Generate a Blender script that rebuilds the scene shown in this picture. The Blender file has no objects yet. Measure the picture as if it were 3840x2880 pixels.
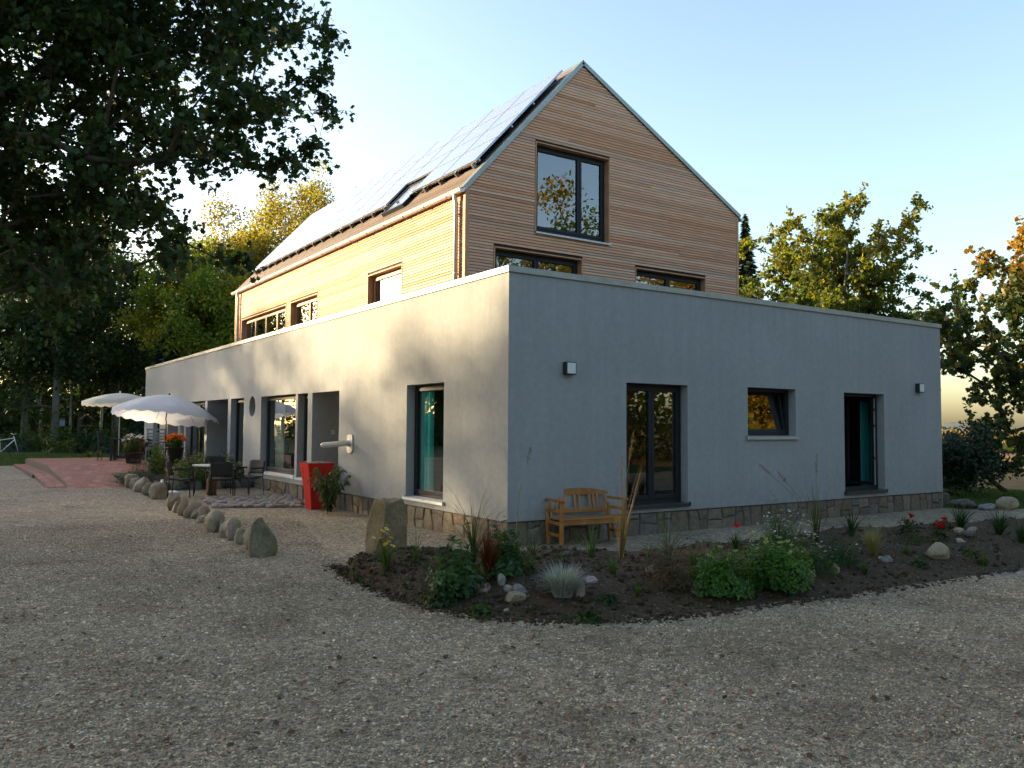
import bpy, math, random
import numpy as np
from mathutils import Matrix, Vector
R_ = math.radians
rng = np.random.default_rng(7)
random.seed(7)
SC = bpy.context.scene
COL = SC.collection

# ------------------------------------------------------------------ camera
CAM_F, CAM_PITCH, CAM_ROLL, CAM_YAW = 3114.9, 0.0508, 0.0069, 0.9785      # focal length in photo pixels, radians
CAM = np.array([-6.916, -10.379, 1.812])
_f = np.array([math.cos(CAM_YAW), math.sin(CAM_YAW), 0]); _r = np.array([math.sin(CAM_YAW), -math.cos(CAM_YAW), 0]); _u = np.array([0, 0, 1.0])
CF = _f*math.cos(CAM_PITCH)+_u*math.sin(CAM_PITCH); _u2 = _u*math.cos(CAM_PITCH)-_f*math.sin(CAM_PITCH)
CR = _r*math.cos(CAM_ROLL)+_u2*math.sin(CAM_ROLL); CU = _u2*math.cos(CAM_ROLL)-_r*math.sin(CAM_ROLL)
cd = bpy.data.cameras.new('camera'); cam = bpy.data.objects.new('camera', cd); COL.objects.link(cam)
cd.sensor_width = 36; cd.lens = CAM_F/3840*36; cd.clip_start = 0.05; cd.clip_end = 6000
m = Matrix.Identity(4)
for i in range(3):
    m[i][0], m[i][1], m[i][2], m[i][3] = CR[i], CU[i], -CF[i], CAM[i]
cam.matrix_world = m
SC.camera = cam

# ------------------------------------------------------------------ sky, sun, exposure
SUN_AZ = math.atan2(0.80, -0.60)      # direction towards the sun, in the ground plane
SUN_EL = R_(9.5)
w = bpy.data.worlds.new('World'); SC.world = w; w.use_nodes = True
nt = w.node_tree; nt.nodes.clear()
sky = nt.nodes.new('ShaderNodeTexSky'); sky.sky_type = 'NISHITA'; sky.sun_disc = False
sky.sun_elevation = SUN_EL; sky.sun_rotation = math.pi/2-SUN_AZ
sky.altitude = 50; sky.air_density = 0.95; sky.dust_density = 2.3; sky.ozone_density = 1.0
bg = nt.nodes.new('ShaderNodeBackground'); bg.inputs['Strength'].default_value = 0.15
ow = nt.nodes.new('ShaderNodeOutputWorld')
nt.links.new(sky.outputs[0], bg.inputs[0]); nt.links.new(bg.outputs[0], ow.inputs[0])
sd = bpy.data.lights.new('sun', 'SUN'); sd.energy = 4.6; sd.angle = R_(0.6); sd.color = (1.0, 0.77, 0.45)
sun = bpy.data.objects.new('sun', sd); COL.objects.link(sun)
sv = Vector((math.cos(SUN_AZ)*math.cos(SUN_EL), math.sin(SUN_AZ)*math.cos(SUN_EL), math.sin(SUN_EL)))
sun.rotation_euler = sv.to_track_quat('Z', 'Y').to_euler(); sun.location = sv*60
SC.view_settings.view_transform = 'Standard'; SC.view_settings.look = 'None'
SC.view_settings.gamma = 1.0; SC.view_settings.use_curve_mapping = False
SC.view_settings.exposure = 1.92
SC.cycles.max_bounces = 8; SC.cycles.transparent_max_bounces = 12
SC.cycles.sample_clamp_indirect = 8

# ------------------------------------------------------------------ photo pixel -> place helpers
def ray(u, v): return CF+CR*(u-1920)/CAM_F+CU*(1440-v)/CAM_F
def G(u, v, z=0.0): d = ray(u, v); return CAM+d*(z-CAM[2])/d[2]
def onY(u, v, y=0.0): d = ray(u, v); return CAM+d*(y-CAM[1])/d[1]
def onX(u, v, x=0.0): d = ray(u, v); return CAM+d*(x-CAM[0])/d[0]
def far(u, v, dist): d = ray(u, v); return CAM+d*dist      # dist along the view axis
def pix(p):
    d = np.asarray(p)-CAM; wz = d@CF
    return 1920+CAM_F*(d@CR)/wz, 1440-CAM_F*(d@CU)/wz, wz
def sstep(a, b, x): t = np.clip((np.asarray(x, float)-a)/(b-a), 0, 1); return t*t*(3-2*t)
GY = np.array([-1e4, 6, 10, 13.7, 18, 24, 30, 45, 1e4]); GZ = np.array([0, 0, .035, .10, .17, .27, .38, .45, .45])
def gh(x, y):
    return np.interp(y, GY, GZ)*(1-sstep(6, 14, x))
def onG(u, v):
    z = 0.0
    for _ in range(12):
        p = G(u, v, z); z = 0.5*z+0.5*float(gh(p[0], p[1]))
    return G(u, v, z)

# ------------------------------------------------------------------ object helpers
def link(o, parent=None):
    COL.objects.link(o)
    if parent is not None: o.parent = parent
    return o
def tag(o, label=None, cat=None, group=None, kind=None):
    if label: o['label'] = label
    if cat: o['category'] = cat
    if group: o['group'] = group
    if kind: o['kind'] = kind
    return o
def thing(name, label, cat, loc=(0, 0, 0), rz=0.0, group=None):
    o = bpy.data.objects.new(name, None); o.empty_display_size = 0.2; COL.objects.link(o)
    o.location = loc; o.rotation_euler = (0, 0, rz)
    return tag(o, label, cat, group)
def raw(name, v, f, mat=None, parent=None, smooth=False):
    me = bpy.data.meshes.new(name)
    me.from_pydata([tuple(map(float, a)) for a in v], [], [tuple(map(int, a)) for a in f])
    if mat is not None: me.materials.append(mat)
    if smooth: me.polygons.foreach_set('use_smooth', [True]*len(me.polygons))
    me.update()
    return link(bpy.data.objects.new(name, me), parent)
def fastmesh(name, V, faces_k, mat, parent=None, colors=None, smooth=False):
    """V (n,3); faces_k: (m,k) index array with one face size; colors (n,3) per vertex"""
    me = bpy.data.meshes.new(name); V = np.ascontiguousarray(V, dtype=np.float32); F = np.ascontiguousarray(faces_k, dtype=np.int32)
    me.vertices.add(len(V)); me.vertices.foreach_set('co', V.ravel())
    me.loops.add(F.size); me.loops.foreach_set('vertex_index', F.ravel())
    me.polygons.add(len(F)); me.polygons.foreach_set('loop_start', np.arange(len(F), dtype=np.int32)*F.shape[1])
    me.polygons.foreach_set('loop_total', np.full(len(F), F.shape[1], np.int32))
    if smooth: me.polygons.foreach_set('use_smooth', np.ones(len(F), bool))
    if colors is not None:
        a = me.color_attributes.new('Col', 'FLOAT_COLOR', 'POINT')
        c = np.ones((len(V), 4), np.float32); c[:, :3] = colors; a.data.foreach_set('color', c.ravel())
    me.materials.append(mat); me.update(calc_edges=True); me.validate()
    return link(bpy.data.objects.new(name, me), parent)

class MB:
    """collects shapes, builds ONE mesh object"""
    def __init__(s, M=None): s.v = []; s.f = []; s.M = M
    def add(s, v, f):
        n = len(s.v); s.v += [tuple(a) for a in v]; s.f += [tuple(i+n for i in q) for q in f]; return s
    def box(s, x0, x1, y0, y1, z0, z1):
        v = [(x0, y0, z0), (x1, y0, z0), (x1, y1, z0), (x0, y1, z0), (x0, y0, z1), (x1, y0, z1), (x1, y1, z1), (x0, y1, z1)]
        return s.add(v, [(0, 3, 2, 1), (4, 5, 6, 7), (0, 1, 5, 4), (1, 2, 6, 5), (2, 3, 7, 6), (3, 0, 4, 7)])
    def bbox(s, x0, x1, y0, y1, z0, z1, b=0.005):
        """box with chamfered edges"""
        X, Y, Z = (x0, x1), (y0, y1), (z0, z1); b = min(b, (x1-x0)*.45, (y1-y0)*.45, (z1-z0)*.45)
        v = []; idx = {}
        for i in (0, 1):
            for j in (0, 1):
                for k in (0, 1):
                    sx, sy, sz = (1 if i == 0 else -1), (1 if j == 0 else -1), (1 if k == 0 else -1)
                    for ax in range(3):
                        idx[i, j, k, ax] = len(v)
                        d = [sx*b, sy*b, sz*b]; d[ax] = 0
                        v.append((X[i]+d[0], Y[j]+d[1], Z[k]+d[2]))
        f = []
        q = lambda *a: f.append(tuple(idx[t] for t in a))
        for i in (0, 1):
            q((i, 0, 0, 0), (i, 1, 0, 0), (i, 1, 1, 0), (i, 0, 1, 0)) if i else q((i, 0, 0, 0), (i, 0, 1, 0), (i, 1, 1, 0), (i, 1, 0, 0))
            q((0, i, 0, 1), (0, i, 1, 1), (1, i, 1, 1), (1, i, 0, 1)) if i else q((0, i, 0, 1), (1, i, 0, 1), (1, i, 1, 1), (0, i, 1, 1))
            q((0, 0, i, 2), (1, 0, i, 2), (1, 1, i, 2), (0, 1, i, 2)) if i else q((0, 0, i, 2), (0, 1, i, 2), (1, 1, i, 2), (1, 0, i, 2))
        for i in (0, 1):
            for j in (0, 1):
                q((i, j, 0, 0), (i, j, 1, 0), (i, j, 1, 1), (i, j, 0, 1))
                q((i, 0, j, 0), (i, 1, j, 0), (i, 1, j, 2), (i, 0, j, 2))
                q((0, i, j, 1), (1, i, j, 1), (1, i, j, 2), (0, i, j, 2))
        for i in (0, 1):
            for j in (0, 1):
                for k in (0, 1): q((i, j, k, 0), (i, j, k, 1), (i, j, k, 2))
        return s.add(v, f)
    def tube(s, pts, r, n=8, cap=True):
        pts = [np.array(p, float) for p in pts]; rs = r if hasattr(r, '__len__') else [r]*len(pts)
        v = []; up = None
        for i, p in enumerate(pts):
            d = pts[min(i+1, len(pts)-1)]-pts[max(i-1, 0)]; d = d/(np.linalg.norm(d)+1e-9)
            if up is None: up = np.array([0, 0, 1.0]) if abs(d[2]) < .9 else np.array([1.0, 0, 0])
            a = np.cross(d, up); a /= np.linalg.norm(a)+1e-9; b = np.cross(a, d); up = b
            for k in range(n):
                t = 2*math.pi*k/n; v.append(tuple(p+rs[i]*(math.cos(t)*a+math.sin(t)*b)))
        f = [(i*n+k, i*n+(k+1) % n, (i+1)*n+(k+1) % n, (i+1)*n+k) for i in range(len(pts)-1) for k in range(n)]
        if cap: f += [tuple(range(n-1, -1, -1)), tuple((len(pts)-1)*n+k for k in range(n))]
        return s.add(v, f)
    def lathe(s, prof, n=24, cx=0, cy=0):
        v = []; 
        for (r, z) in prof: v += [(cx+r*math.cos(2*math.pi*k/n), cy+r*math.sin(2*math.pi*k/n), z) for k in range(n)]
        f = [(i*n+k, i*n+(k+1) % n, (i+1)*n+(k+1) % n, (i+1)*n+k) for i in range(len(prof)-1) for k in range(n)]
        return s.add(v, f)
    def prism(s, poly, d0, d1, axis='y'):
        """poly of (a,z) extruded along axis from d0 to d1"""
        n = len(poly)
        mk = (lambda a, z, d: (a, d, z)) if axis == 'y' else ((lambda a, z, d: (d, a, z)) if axis == 'x' else (lambda a, z, d: (a, z, d)))
        v = [mk(a, z, d0) for a, z in poly]+[mk(a, z, d1) for a, z in poly]
        f = [tuple(range(n)), tuple(range(2*n-1, n-1, -1))]+[(i, i+n, (i+1) % n+n, (i+1) % n) for i in range(n)]
        return s.add(v, f)
    def build(s, name, mat, parent=None, smooth=False, fix=True):
        v = s.v
        if s.M is not None: v = [tuple(s.M @ Vector(a)) for a in v]
        o = raw(name, v, s.f, mat, parent, smooth)
        if fix:
            import bmesh
            bm = bmesh.new(); bm.from_mesh(o.data); bmesh.ops.recalc_face_normals(bm, faces=bm.faces); bm.to_mesh(o.data); bm.free()
        return o
class Wall:
    """frame on a wall: a along it, d outwards, z up"""
    def __init__(s, O, A, N): s.M = Matrix(((A[0], N[0], 0, O[0]), (A[1], N[1], 0, O[1]), (A[2], N[2], 1, O[2]), (0, 0, 0, 1)))
    def mb(s): return MB(s.M)

# ------------------------------------------------------------------ materials
MATS = {}
def srgb(h):
    c = [int(h[i:i+2], 16)/255 for i in (0, 2, 4)]
    return tuple(x/12.92 if x <= .04045 else ((x+.055)/1.055)**2.4 for x in c)
class NT:
    def __init__(s, name):
        s.m = bpy.data.materials.new(name); s.m.use_nodes = True; s.t = s.m.node_tree; s.t.nodes.clear()
        s.out = s.n('ShaderNodeOutputMaterial'); MATS[name] = s.m
    def n(s, typ, **kw):
        x = s.t.nodes.new(typ)
        for k, v in kw.items():
            if k.startswith('i_'):
                kk = k[2:]; kk = int(kk) if kk.isdigit() else kk.replace('_', ' ')
                x.inputs[kk].default_value = v
            else: setattr(x, k, v)
        return x
    def l(s, a, b): s.t.links.new(a, b)
    def ramp(s, fac, stops, interp='LINEAR'):
        r = s.n('ShaderNodeValToRGB'); r.color_ramp.interpolation = interp; el = r.color_ramp.elements
        while len(el) > 1: el.remove(el[-1])
        el[0].position = stops[0][0]; el[0].color = (*stops[0][1], 1)
        for p, c in stops[1:]:
            e = el.new(p); e.color = (*c, 1)
        s.l(fac, r.inputs[0]); return r.outputs[0]
    def mix(s, a, b, fac, blend='MIX'):
        x = s.n('ShaderNodeMix', data_type='RGBA', blend_type=blend)
        for sock, val in ((x.inputs[6], a), (x.inputs[7], b), (x.inputs[0], fac)):
            if hasattr(val, 'links'): s.l(val, sock)
            elif isinstance(val, tuple): sock.default_value = (*val, 1)
            else: sock.default_value = val
        return x.outputs[2]
    def noise(s, scale, detail=4, rough=.55, coord=None, dim=None, out=0):
        x = s.n('ShaderNodeTexNoise'); x.inputs['Scale'].default_value = scale; x.inputs['Detail'].default_value = detail; x.inputs['Roughness'].default_value = rough
        if coord is not None: s.l(coord, x.inputs['Vector'])
        return x.outputs[out]
    def coord(s, kind='Object', scale=None):
        c = s.n('ShaderNodeTexCoord').outputs[kind]
        if scale:
            mp = s.n('ShaderNodeMapping'); mp.inputs['Scale'].default_value = scale; s.l(c, mp.inputs[0]); return mp.outputs[0]
        return c
    def pos(s, scale=None):
        c = s.n('ShaderNodeNewGeometry').outputs['Position']
        if scale:
            mp = s.n('ShaderNodeMapping'); mp.inputs['Scale'].default_value = scale; s.l(c, mp.inputs[0]); return mp.outputs[0]
        return c
    def math(s, op, a, b=0.0):
        x = s.n('ShaderNodeMath', operation=op)
        for i, val in enumerate((a, b)):
            if hasattr(val, 'links'): s.l(val, x.inputs[i])
            else: x.inputs[i].default_value = val
        return x.outputs[0]
    def bump(s, h, strength=.3, dist=.01):
        b = s.n('ShaderNodeBump'); b.inputs['Strength'].default_value = strength; b.inputs['Distance'].default_value = dist
        s.l(h, b.inputs['Height']); return b.outputs[0]
    def bsdf(s, col, rough=.7, metal=0.0, normal=None, spec=.5, **kw):
        b = s.n('ShaderNodeBsdfPrincipled')
        for nm, val in (('Base Color', col), ('Roughness', rough), ('Metallic', metal), ('Specular IOR Level', spec)):
            if hasattr(val, 'links'): s.l(val, b.inputs[nm])
            elif isinstance(val, tuple): b.inputs[nm].default_value = (*val, 1)
            else: b.inputs[nm].default_value = val
        for k, v in kw.items(): b.inputs[k.replace('_', ' ')].default_value = v
        if normal is not None: s.l(normal, b.inputs['Normal'])
        return b.outputs[0]
    def done(s, sh): s.l(sh, s.out.inputs[0]); return s.m

def simple(name, col, rough=.6, metal=0.0, var=.12, scale=6.0, bump=.0, bscale=60.0, spec=.5, kind='Object'):
    n = NT(name); c = n.coord(kind)
    f = n.noise(scale, 5, .6, c)
    d = tuple(x*(1-var*1.6) for x in col); l = tuple(min(1, x*(1+var)) for x in col)
    cc = n.ramp(f, [(.25, d), (.75, l)])
    nm = n.bump(n.noise(bscale, 3, .6, c), bump, .004) if bump else None
    r = n.ramp(n.noise(scale*3, 3, .6, c), [(.3, (rough*.88,)*3), (.7, (min(1, rough*1.1),)*3)])
    return n.done(n.bsdf(cc, r, metal, nm, spec))
def rndcol(name, stops, rough=.75, noise_scale=18.0, var=.25, bump=.3, bscale=40.0, stretch=None, spec=.4, bdist=.004):
    """colour picked per object, with noise on top"""
    n = NT(name); c = n.coord('Object', stretch)
    rnd = n.n('ShaderNodeObjectInfo').outputs['Random']
    base = n.ramp(rnd, stops)
    nz = n.noise(noise_scale, 5, .65, c)
    k = n.ramp(nz, [(.2, (1-var*1.4,)*3), (.8, (1+var*.6,)*3)])
    col = n.mix(base, k, 1.0, 'MULTIPLY')
    nm = n.bump(n.noise(bscale, 4, .6, c), bump, bdist)
    return n.done(n.bsdf(col, rough, 0.0, nm, spec))

# plaster: fine grained mineral render, grey
n = NT('plaster'); c = n.pos()
f1 = n.noise(.55, 4, .6, c); f2 = n.noise(9, 5, .7, c)
sm = n.noise(1.0, 4, .6, n.pos((5.0, 5.0, .28)))
cc = n.ramp(f1, [(.3, (.288, .297, .306)), (.7, (.328, .337, .346))])
cc = n.mix(cc, n.ramp(f2, [(.3, (.9, .9, .9)), (.7, (1.06, 1.06, 1.06))]), 1.0, 'MULTIPLY')
cc = n.mix(cc, n.ramp(sm, [(.35, (.965, .965, .96)), (.65, (1.02, 1.02, 1.02))]), 1.0, 'MULTIPLY')
sx = n.n('ShaderNodeSeparateXYZ'); n.l(c, sx.inputs[0])
mr = n.n('ShaderNodeMapRange'); n.l(sx.outputs[2], mr.inputs['Value']); mr.inputs['From Min'].default_value = .36; mr.inputs['From Max'].default_value = 1.0; mr.inputs['To Min'].default_value = .75; mr.inputs['To Max'].default_value = 0
dirt = n.math('MULTIPLY', mr.outputs[0], n.ramp(n.noise(7, 6, .7, c), [(.38, (0,)*3), (.68, (1,)*3)]))
cc = n.mix(cc, (.17, .15, .125), n.math('MULTIPLY', dirt, .55))
mr2 = n.n('ShaderNodeMapRange'); n.l(sx.outputs[2], mr2.inputs['Value']); mr2.inputs['From Min'].default_value = 3.0; mr2.inputs['From Max'].default_value = 4.16; mr2.inputs['To Min'].default_value = 0; mr2.inputs['To Max'].default_value = .8
streak = n.math('MULTIPLY', mr2.outputs[0], n.ramp(n.noise(1.0, 5, .65, n.pos((9.0, 9.0, .16))), [(.50, (0,)*3), (.74, (1,)*3)]))
cc = n.mix(cc, (.19, .19, .185), n.math('MULTIPLY', streak, .42))
n.done(n.bsdf(cc, .92, 0, n.bump(n.noise(260, 2, .6, c), .55, .004), .2))
simple('mortar', (.12, .105, .085), .95, var=.2, scale=30, bump=.4)
rndcol('field_stone', [(0, (0.163, 0.120, 0.082)), (.2, (0.196, 0.158, 0.109)), (.4, (0.147, 0.103, 0.082)), (.6, (0.218, 0.179, 0.130)), (.8, (0.130, 0.120, 0.109)), (1, (0.196, 0.136, 0.098))], .85, 14, .45, .6, 30, bdist=.01)
rndcol('larch', [(0, (0.624, 0.292, 0.162)), (.12, (0.800, 0.485, 0.323)), (.25, (0.670, 0.355, 0.216)), (.4, (0.800, 0.539, 0.388)), (.52, (0.693, 0.355, 0.205)), (.66, (0.785, 0.528, 0.399)), (.8, (0.578, 0.388, 0.292)), (.9, (0.762, 0.420, 0.259)), (1, (0.485, 0.259, 0.151))], .78, 2.2, .22, .25, 14, (1.2, 1.2, 22), .3)
simple('larch_back', (.035, .022, .015), .9)
simple('larch_trim', (.50, .26, .14), .7, var=.2, scale=4)
rndcol('roof_larch', [(0, (0.124, 0.090, 0.071)), (.5, (0.149, 0.112, 0.090)), (1, (0.174, 0.124, 0.096))], .8, 3, .25, .3, 20, (8, 1.0, 8), .3)
simple('zinc', (.25, .28, .27), .45, .6, .1, 5)
simple('gutter_white', (.62, .60, .56), .4, .25, .06, 3)
simple('coping_metal', (.30, .31, .29), .5, .4, .12, 2.5)
simple('anthracite', (.020, .022, .026), .5, 0, .12, 8, spec=.18)
simple('anthracite_sill', (.035, .038, .043), .4, .3, .12, 8)
simple('sill_white', (.66, .68, .68), .35, .1, .08, 4)
simple('sill_grey', (.42, .44, .46), .38, .4, .08, 4)
simple('window_wood', (.30, .16, .08), .6, var=.2, scale=5)
simple('interior', (.075, .068, .06), .9)
simple('interior_floor', (.16, .10, .06), .6)
simple('roof_felt', (.08, .08, .08), .95)
def cloth(name, col, freq=55):
    n = NT(name); c = n.coord('Object')
    f = n.noise(freq, 2, .5, c)
    n.done(n.bsdf(n.ramp(f, [(.3, tuple(x*.8 for x in col)), (.7, col)]), .9, 0, None, .2))
cloth('curtain_teal', (.07, .50, .52)); cloth('orange_strip', (.72, .24, .03)); cloth('curtain_white', (.62, .60, .55))
n = NT('glass'); lw = n.n('ShaderNodeLayerWeight'); lw.inputs[0].default_value = .5
gl = n.n('ShaderNodeBsdfGlossy'); gl.inputs['Roughness'].default_value = .0; gl.inputs['Color'].default_value = (.95, .97, 1, 1)
tr = n.n('ShaderNodeBsdfTransparent'); tr.inputs['Color'].default_value = (.74, .80, .78, 1)
wv = n.bump(n.noise(1.6, 1, .4, n.coord('Object')), .03, .04); n.l(wv, gl.inputs['Normal'])
fac = n.math('ADD', n.math('MULTIPLY', n.math('POWER', lw.outputs['Facing'], 3.2), .85), .13)
mx = n.n('ShaderNodeMixShader'); n.l(fac, mx.inputs[0]); n.l(tr.outputs[0], mx.inputs[1]); n.l(gl.outputs[0], mx.inputs[2]); n.done(mx.outputs[0])
n = NT('solar_cell'); c = n.coord('Object')
n.done(n.bsdf((.60, .62, .68), n.ramp(n.noise(4, 3, .5, c), [(.3, (.16,)*3), (.7, (.24,)*3)]), .8, None, .5))
simple('panel_frame', (.34, .35, .39), .35, .8)
simple('rail_metal', (.30, .30, .30), .4, .8)
simple('lamp_body', (.02, .021, .023), .45)
simple('diffuser', (.62, .64, .66), .5, var=.04)
simple('bench_wood', (.36, .15, .035), .5, var=.28, scale=7, bump=.15, bscale=30)
for nm_, c_ in (('umbrella_cloth', (.90, .91, .93)), ('umbrella_cream', (.86, .82, .70))):
    n = NT(nm_); cc = n.ramp(n.noise(5, 4, .6, n.coord()), [(.3, tuple(x*.93 for x in c_)), (.7, c_)]); t_ = n.n('ShaderNodeBsdfTranslucent'); n.l(cc, t_.inputs[0])
    mx = n.n('ShaderNodeMixShader'); mx.inputs[0].default_value = .45; n.l(n.bsdf(cc, .9, 0, n.bump(n.noise(7, 3, .6, n.coord()), .25, .02), .2), mx.inputs[1]); n.l(t_.outputs[0], mx.inputs[2]); n.done(mx.outputs[0])
simple('white_metal', (.72, .72, .70), .45, .1, .05)
simple('dark_metal', (.03, .032, .035), .45, .4, .15)
simple('dark_wicker', (.022, .020, .019), .75, var=.3, scale=60, bump=.4)
simple('grey_paint', (.20, .22, .24), .6, var=.15)
simple('table_stone', (.52, .50, .46), .5, var=.12, scale=10)
simple('stump_wood', (.17, .085, .04), .85, var=.35, scale=14, bump=.4)
simple('red_glaze', (.50, .016, .010), .30, 0, .10, 2.0, spec=.45)
simple('pot_dark', (.045, .042, .042), .7, var=.25, scale=12)
simple('terracotta', (.30, .12, .06), .85)
simple('rubber', (.02, .02, .02), .8)
simple('old_wood', (.16, .09, .045), .85, var=.3, scale=6)
rndcol('paver', [(0, (.27, .10, .075)), (.35, (.34, .14, .10)), (.6, (.30, .12, .09)), (.8, (.38, .19, .145)), (1, (.24, .11, .09))], .85, 12, .3, .4, 45)
rndcol('cobble', [(0, (.33, .25, .18)), (.25, (.28, .24, .21)), (.5, (.40, .29, .21)), (.75, (.20, .20, .21)), (1, (.36, .22, .16))], .8, 9, .35, .4, 30)
rndcol('edging_stone', [(0, (.30, .25, .17)), (.25, (.36, .30, .20)), (.5, (.27, .23, .17)), (.75, (.33, .24, .17)), (1, (.29, .24, .16))], .85, 7, .5, .7, 22, bdist=.012)
def stone(name, a, b, sc=5, moss=None):
    n = NT(name); c = n.coord('Object'); f = n.noise(sc, 6, .7, c); g = n.noise(sc*7, 4, .7, c)
    col = n.ramp(f, [(.3, a), (.65, b)])
    col = n.mix(col, n.ramp(g, [(.3, (.62,)*3), (.7, (1.2,)*3)]), 1.0, 'MULTIPLY')
    if moss: col = n.mix(col, moss, n.ramp(n.noise(3.1, 4, .6, c), [(.50, (0,)*3), (.62, (.8,)*3)]))
    return n.done(n.bsdf(col, .88, 0, n.bump(n.noise(sc*5, 6, .7, c), .9, .02), .3))
stone('boulder_brown', (.14, .095, .05), (.30, .22, .13), 4, (.17, .13, .045))
stone('boulder_grey', (.10, .085, .055), (.25, .21, .13), 4, (.13, .115, .045))
stone('rock_pink', (.26, .19, .16), (.42, .32, .27), 6)
stone('rock_grey', (.16, .16, .155), (.31, .305, .29), 6)
stone('rock_pale', (.27, .235, .20), (.44, .39, .33), 6)
stone('rock_tan', (.24, .20, .13), (.40, .33, .22), 6)
stone('rock_dark', (.07, .065, .06), (.16, .15, .14), 6)

# soil
n = NT('soil'); c = n.pos(); f = n.noise(3, 6, .7, c); g = n.noise(28, 6, .75, c); v = n.n('ShaderNodeTexVoronoi'); v.inputs['Scale'].default_value = 42; n.l(c, v.inputs['Vector'])
col = n.ramp(g, [(.3, (.040, .026, .016)), (.55, (.100, .068, .042)), (.75, (.165, .118, .078))])
sep = n.n('ShaderNodeSeparateColor'); n.l(v.outputs['Color'], sep.inputs[0])
col = n.mix(col, (.20, .16, .13), n.ramp(sep.outputs[0], [(.955, (0,)*3), (.96, (.9,)*3)]))
col = n.mix(col, (.045, .05, .018), n.ramp(f, [(.56, (0,)*3), (.72, (.6,)*3)]))
hh = n.math('ADD', g, n.math('MULTIPLY', n.noise(9, 5, .7, c), 1.5))
n.done(n.bsdf(col, .95, 0, n.bump(hh, 1.0, .05), .2))
# gravel
n = NT('gravel'); c = n.pos()
def vor(scale):
    v = n.n('ShaderNodeTexVoronoi'); v.inputs['Scale'].default_value = scale; n.l(c, v.inputs['Vector']); return v
v1 = vor(58); v2 = vor(110)
s1 = n.n('ShaderNodeSeparateColor'); n.l(v1.outputs['Color'], s1.inputs[0]); s2 = n.n('ShaderNodeSeparateColor'); n.l(v2.outputs['Color'], s2.inputs[0])
PEB = [(0, (0.090, 0.077, 0.056)), (.18, (0.202, 0.175, 0.125)), (.36, (0.307, 0.259, 0.184)), (.5, (0.218, 0.155, 0.103)), (.62, (0.372, 0.318, 0.232)), (.75, (0.267, 0.225, 0.162)), (.88, (0.274, 0.165, 0.103)), (.95, (0.516, 0.452, 0.332)), (1, (0.743, 0.667, 0.502))]
col = n.mix(n.ramp(s1.outputs[0], PEB), n.ramp(s2.outputs[1], PEB), .45)
col = n.mix(col, n.ramp(n.noise(.35, 5, .62, c), [(.3, (.80, .79, .76)), (.5, (1.05, 1.045, 1.03)), (.7, (1.26, 1.25, 1.22))]), 1.0, 'MULTIPLY')
col = n.mix(col, (.10, .078, .055), n.ramp(n.noise(.9, 6, .7, c), [(.54, (0,)*3), (.72, (.6,)*3)]))
v3 = vor(21); s3 = n.n('ShaderNodeSeparateColor'); n.l(v3.outputs['Color'], s3.inputs[0])
col = n.mix(col, n.ramp(s3.outputs[2], [(0, (.55, .53, .50)), (.35, (.88, .87, .86)), (.75, (1.08, 1.08, 1.08)), (1, (1.6, 1.58, 1.52))]), 1.0, 'MULTIPLY')
h = n.math('ADD', n.math('SUBTRACT', 1.0, v1.outputs['Distance']), n.math('MULTIPLY', n.math('SUBTRACT', 1.0, v2.outputs['Distance']), .5))
n.done(n.bsdf(col, .8, 0, n.bump(h, 1.0, .016), .35))
n = NT('pebble'); rnd = n.n('ShaderNodeObjectInfo').outputs['Random']
pc_ = n.mix(n.ramp(rnd, PEB), n.ramp(n.noise(.9, 6, .7, n.pos()), [(.46, (1.06, 1.05, 1.03)), (.66, (.66, .58, .48))]), 1.0, 'MULTIPLY')
pc_ = n.mix(pc_, n.ramp(n.noise(.35, 5, .62, n.pos()), [(.3, (.74, .72, .68)), (.5, (1, 1, 1)), (.7, (1.16, 1.14, 1.1))]), 1.0, 'MULTIPLY')
n.done(n.bsdf(pc_, .72, 0, None, .4))
# grass
n = NT('lawn'); c = n.pos(); f = n.noise(.8, 6, .65, c); g = n.noise(60, 4, .7, c)
col = n.ramp(f, [(.3, (.020, .052, .010)), (.7, (.045, .095, .016))]); col = n.mix(col, n.ramp(g, [(.3, (.45,)*3), (.7, (1.35,)*3)]), 1.0, 'MULTIPLY')
n.done(n.bsdf(col, .8, 0, n.bump(g, 1.0, .05), .25))
n = NT('field'); c = n.pos((.6, 1, 1)); f = n.noise(.05, 6, .65, c); g = n.noise(2.5, 6, .7, c)
col = n.ramp(f, [(.35, (.23, .13, .05)), (.55, (.30, .185, .075)), (.72, (.17, .13, .045))]); col = n.mix(col, n.ramp(g, [(.3, (.7,)*3), (.7, (1.2,)*3)]), 1.0, 'MULTIPLY')
n.done(n.bsdf(col, .95, 0, n.bump(g, .6, .1), .1))
# foliage: colour comes per leaf
def foliage(name, trans=.4, rough=.5, tint=(1.25, 1.15, .5)):
    n = NT(name); a = n.n('ShaderNodeVertexColor'); a.layer_name = 'Col'
    p = n.bsdf(a.outputs[0], rough, 0, None, .35)
    t = n.n('ShaderNodeBsdfTranslucent'); n.l(n.mix(a.outputs[0], tint, 1.0, 'MULTIPLY'), t.inputs[0])
    mx = n.n('ShaderNodeMixShader'); mx.inputs[0].default_value = trans
    n.l(p, mx.inputs[1]); n.l(t.outputs[0], mx.inputs[2]); n.done(mx.outputs[0])
foliage('leaf', .46); foliage('leaf_glow', .62, .5, (1.55, 1.45, .5)); foliage('leaf_dark', .34, .55); foliage('needle', .12, .6, (1, 1.1, .7)); foliage('petal', .35, .6, (1, 1, 1)); foliage('dry', .25, .8, (1, 1, .8))  # leaf_glow: brighter copy of leaf, a sunlit look put into its tint
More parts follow.
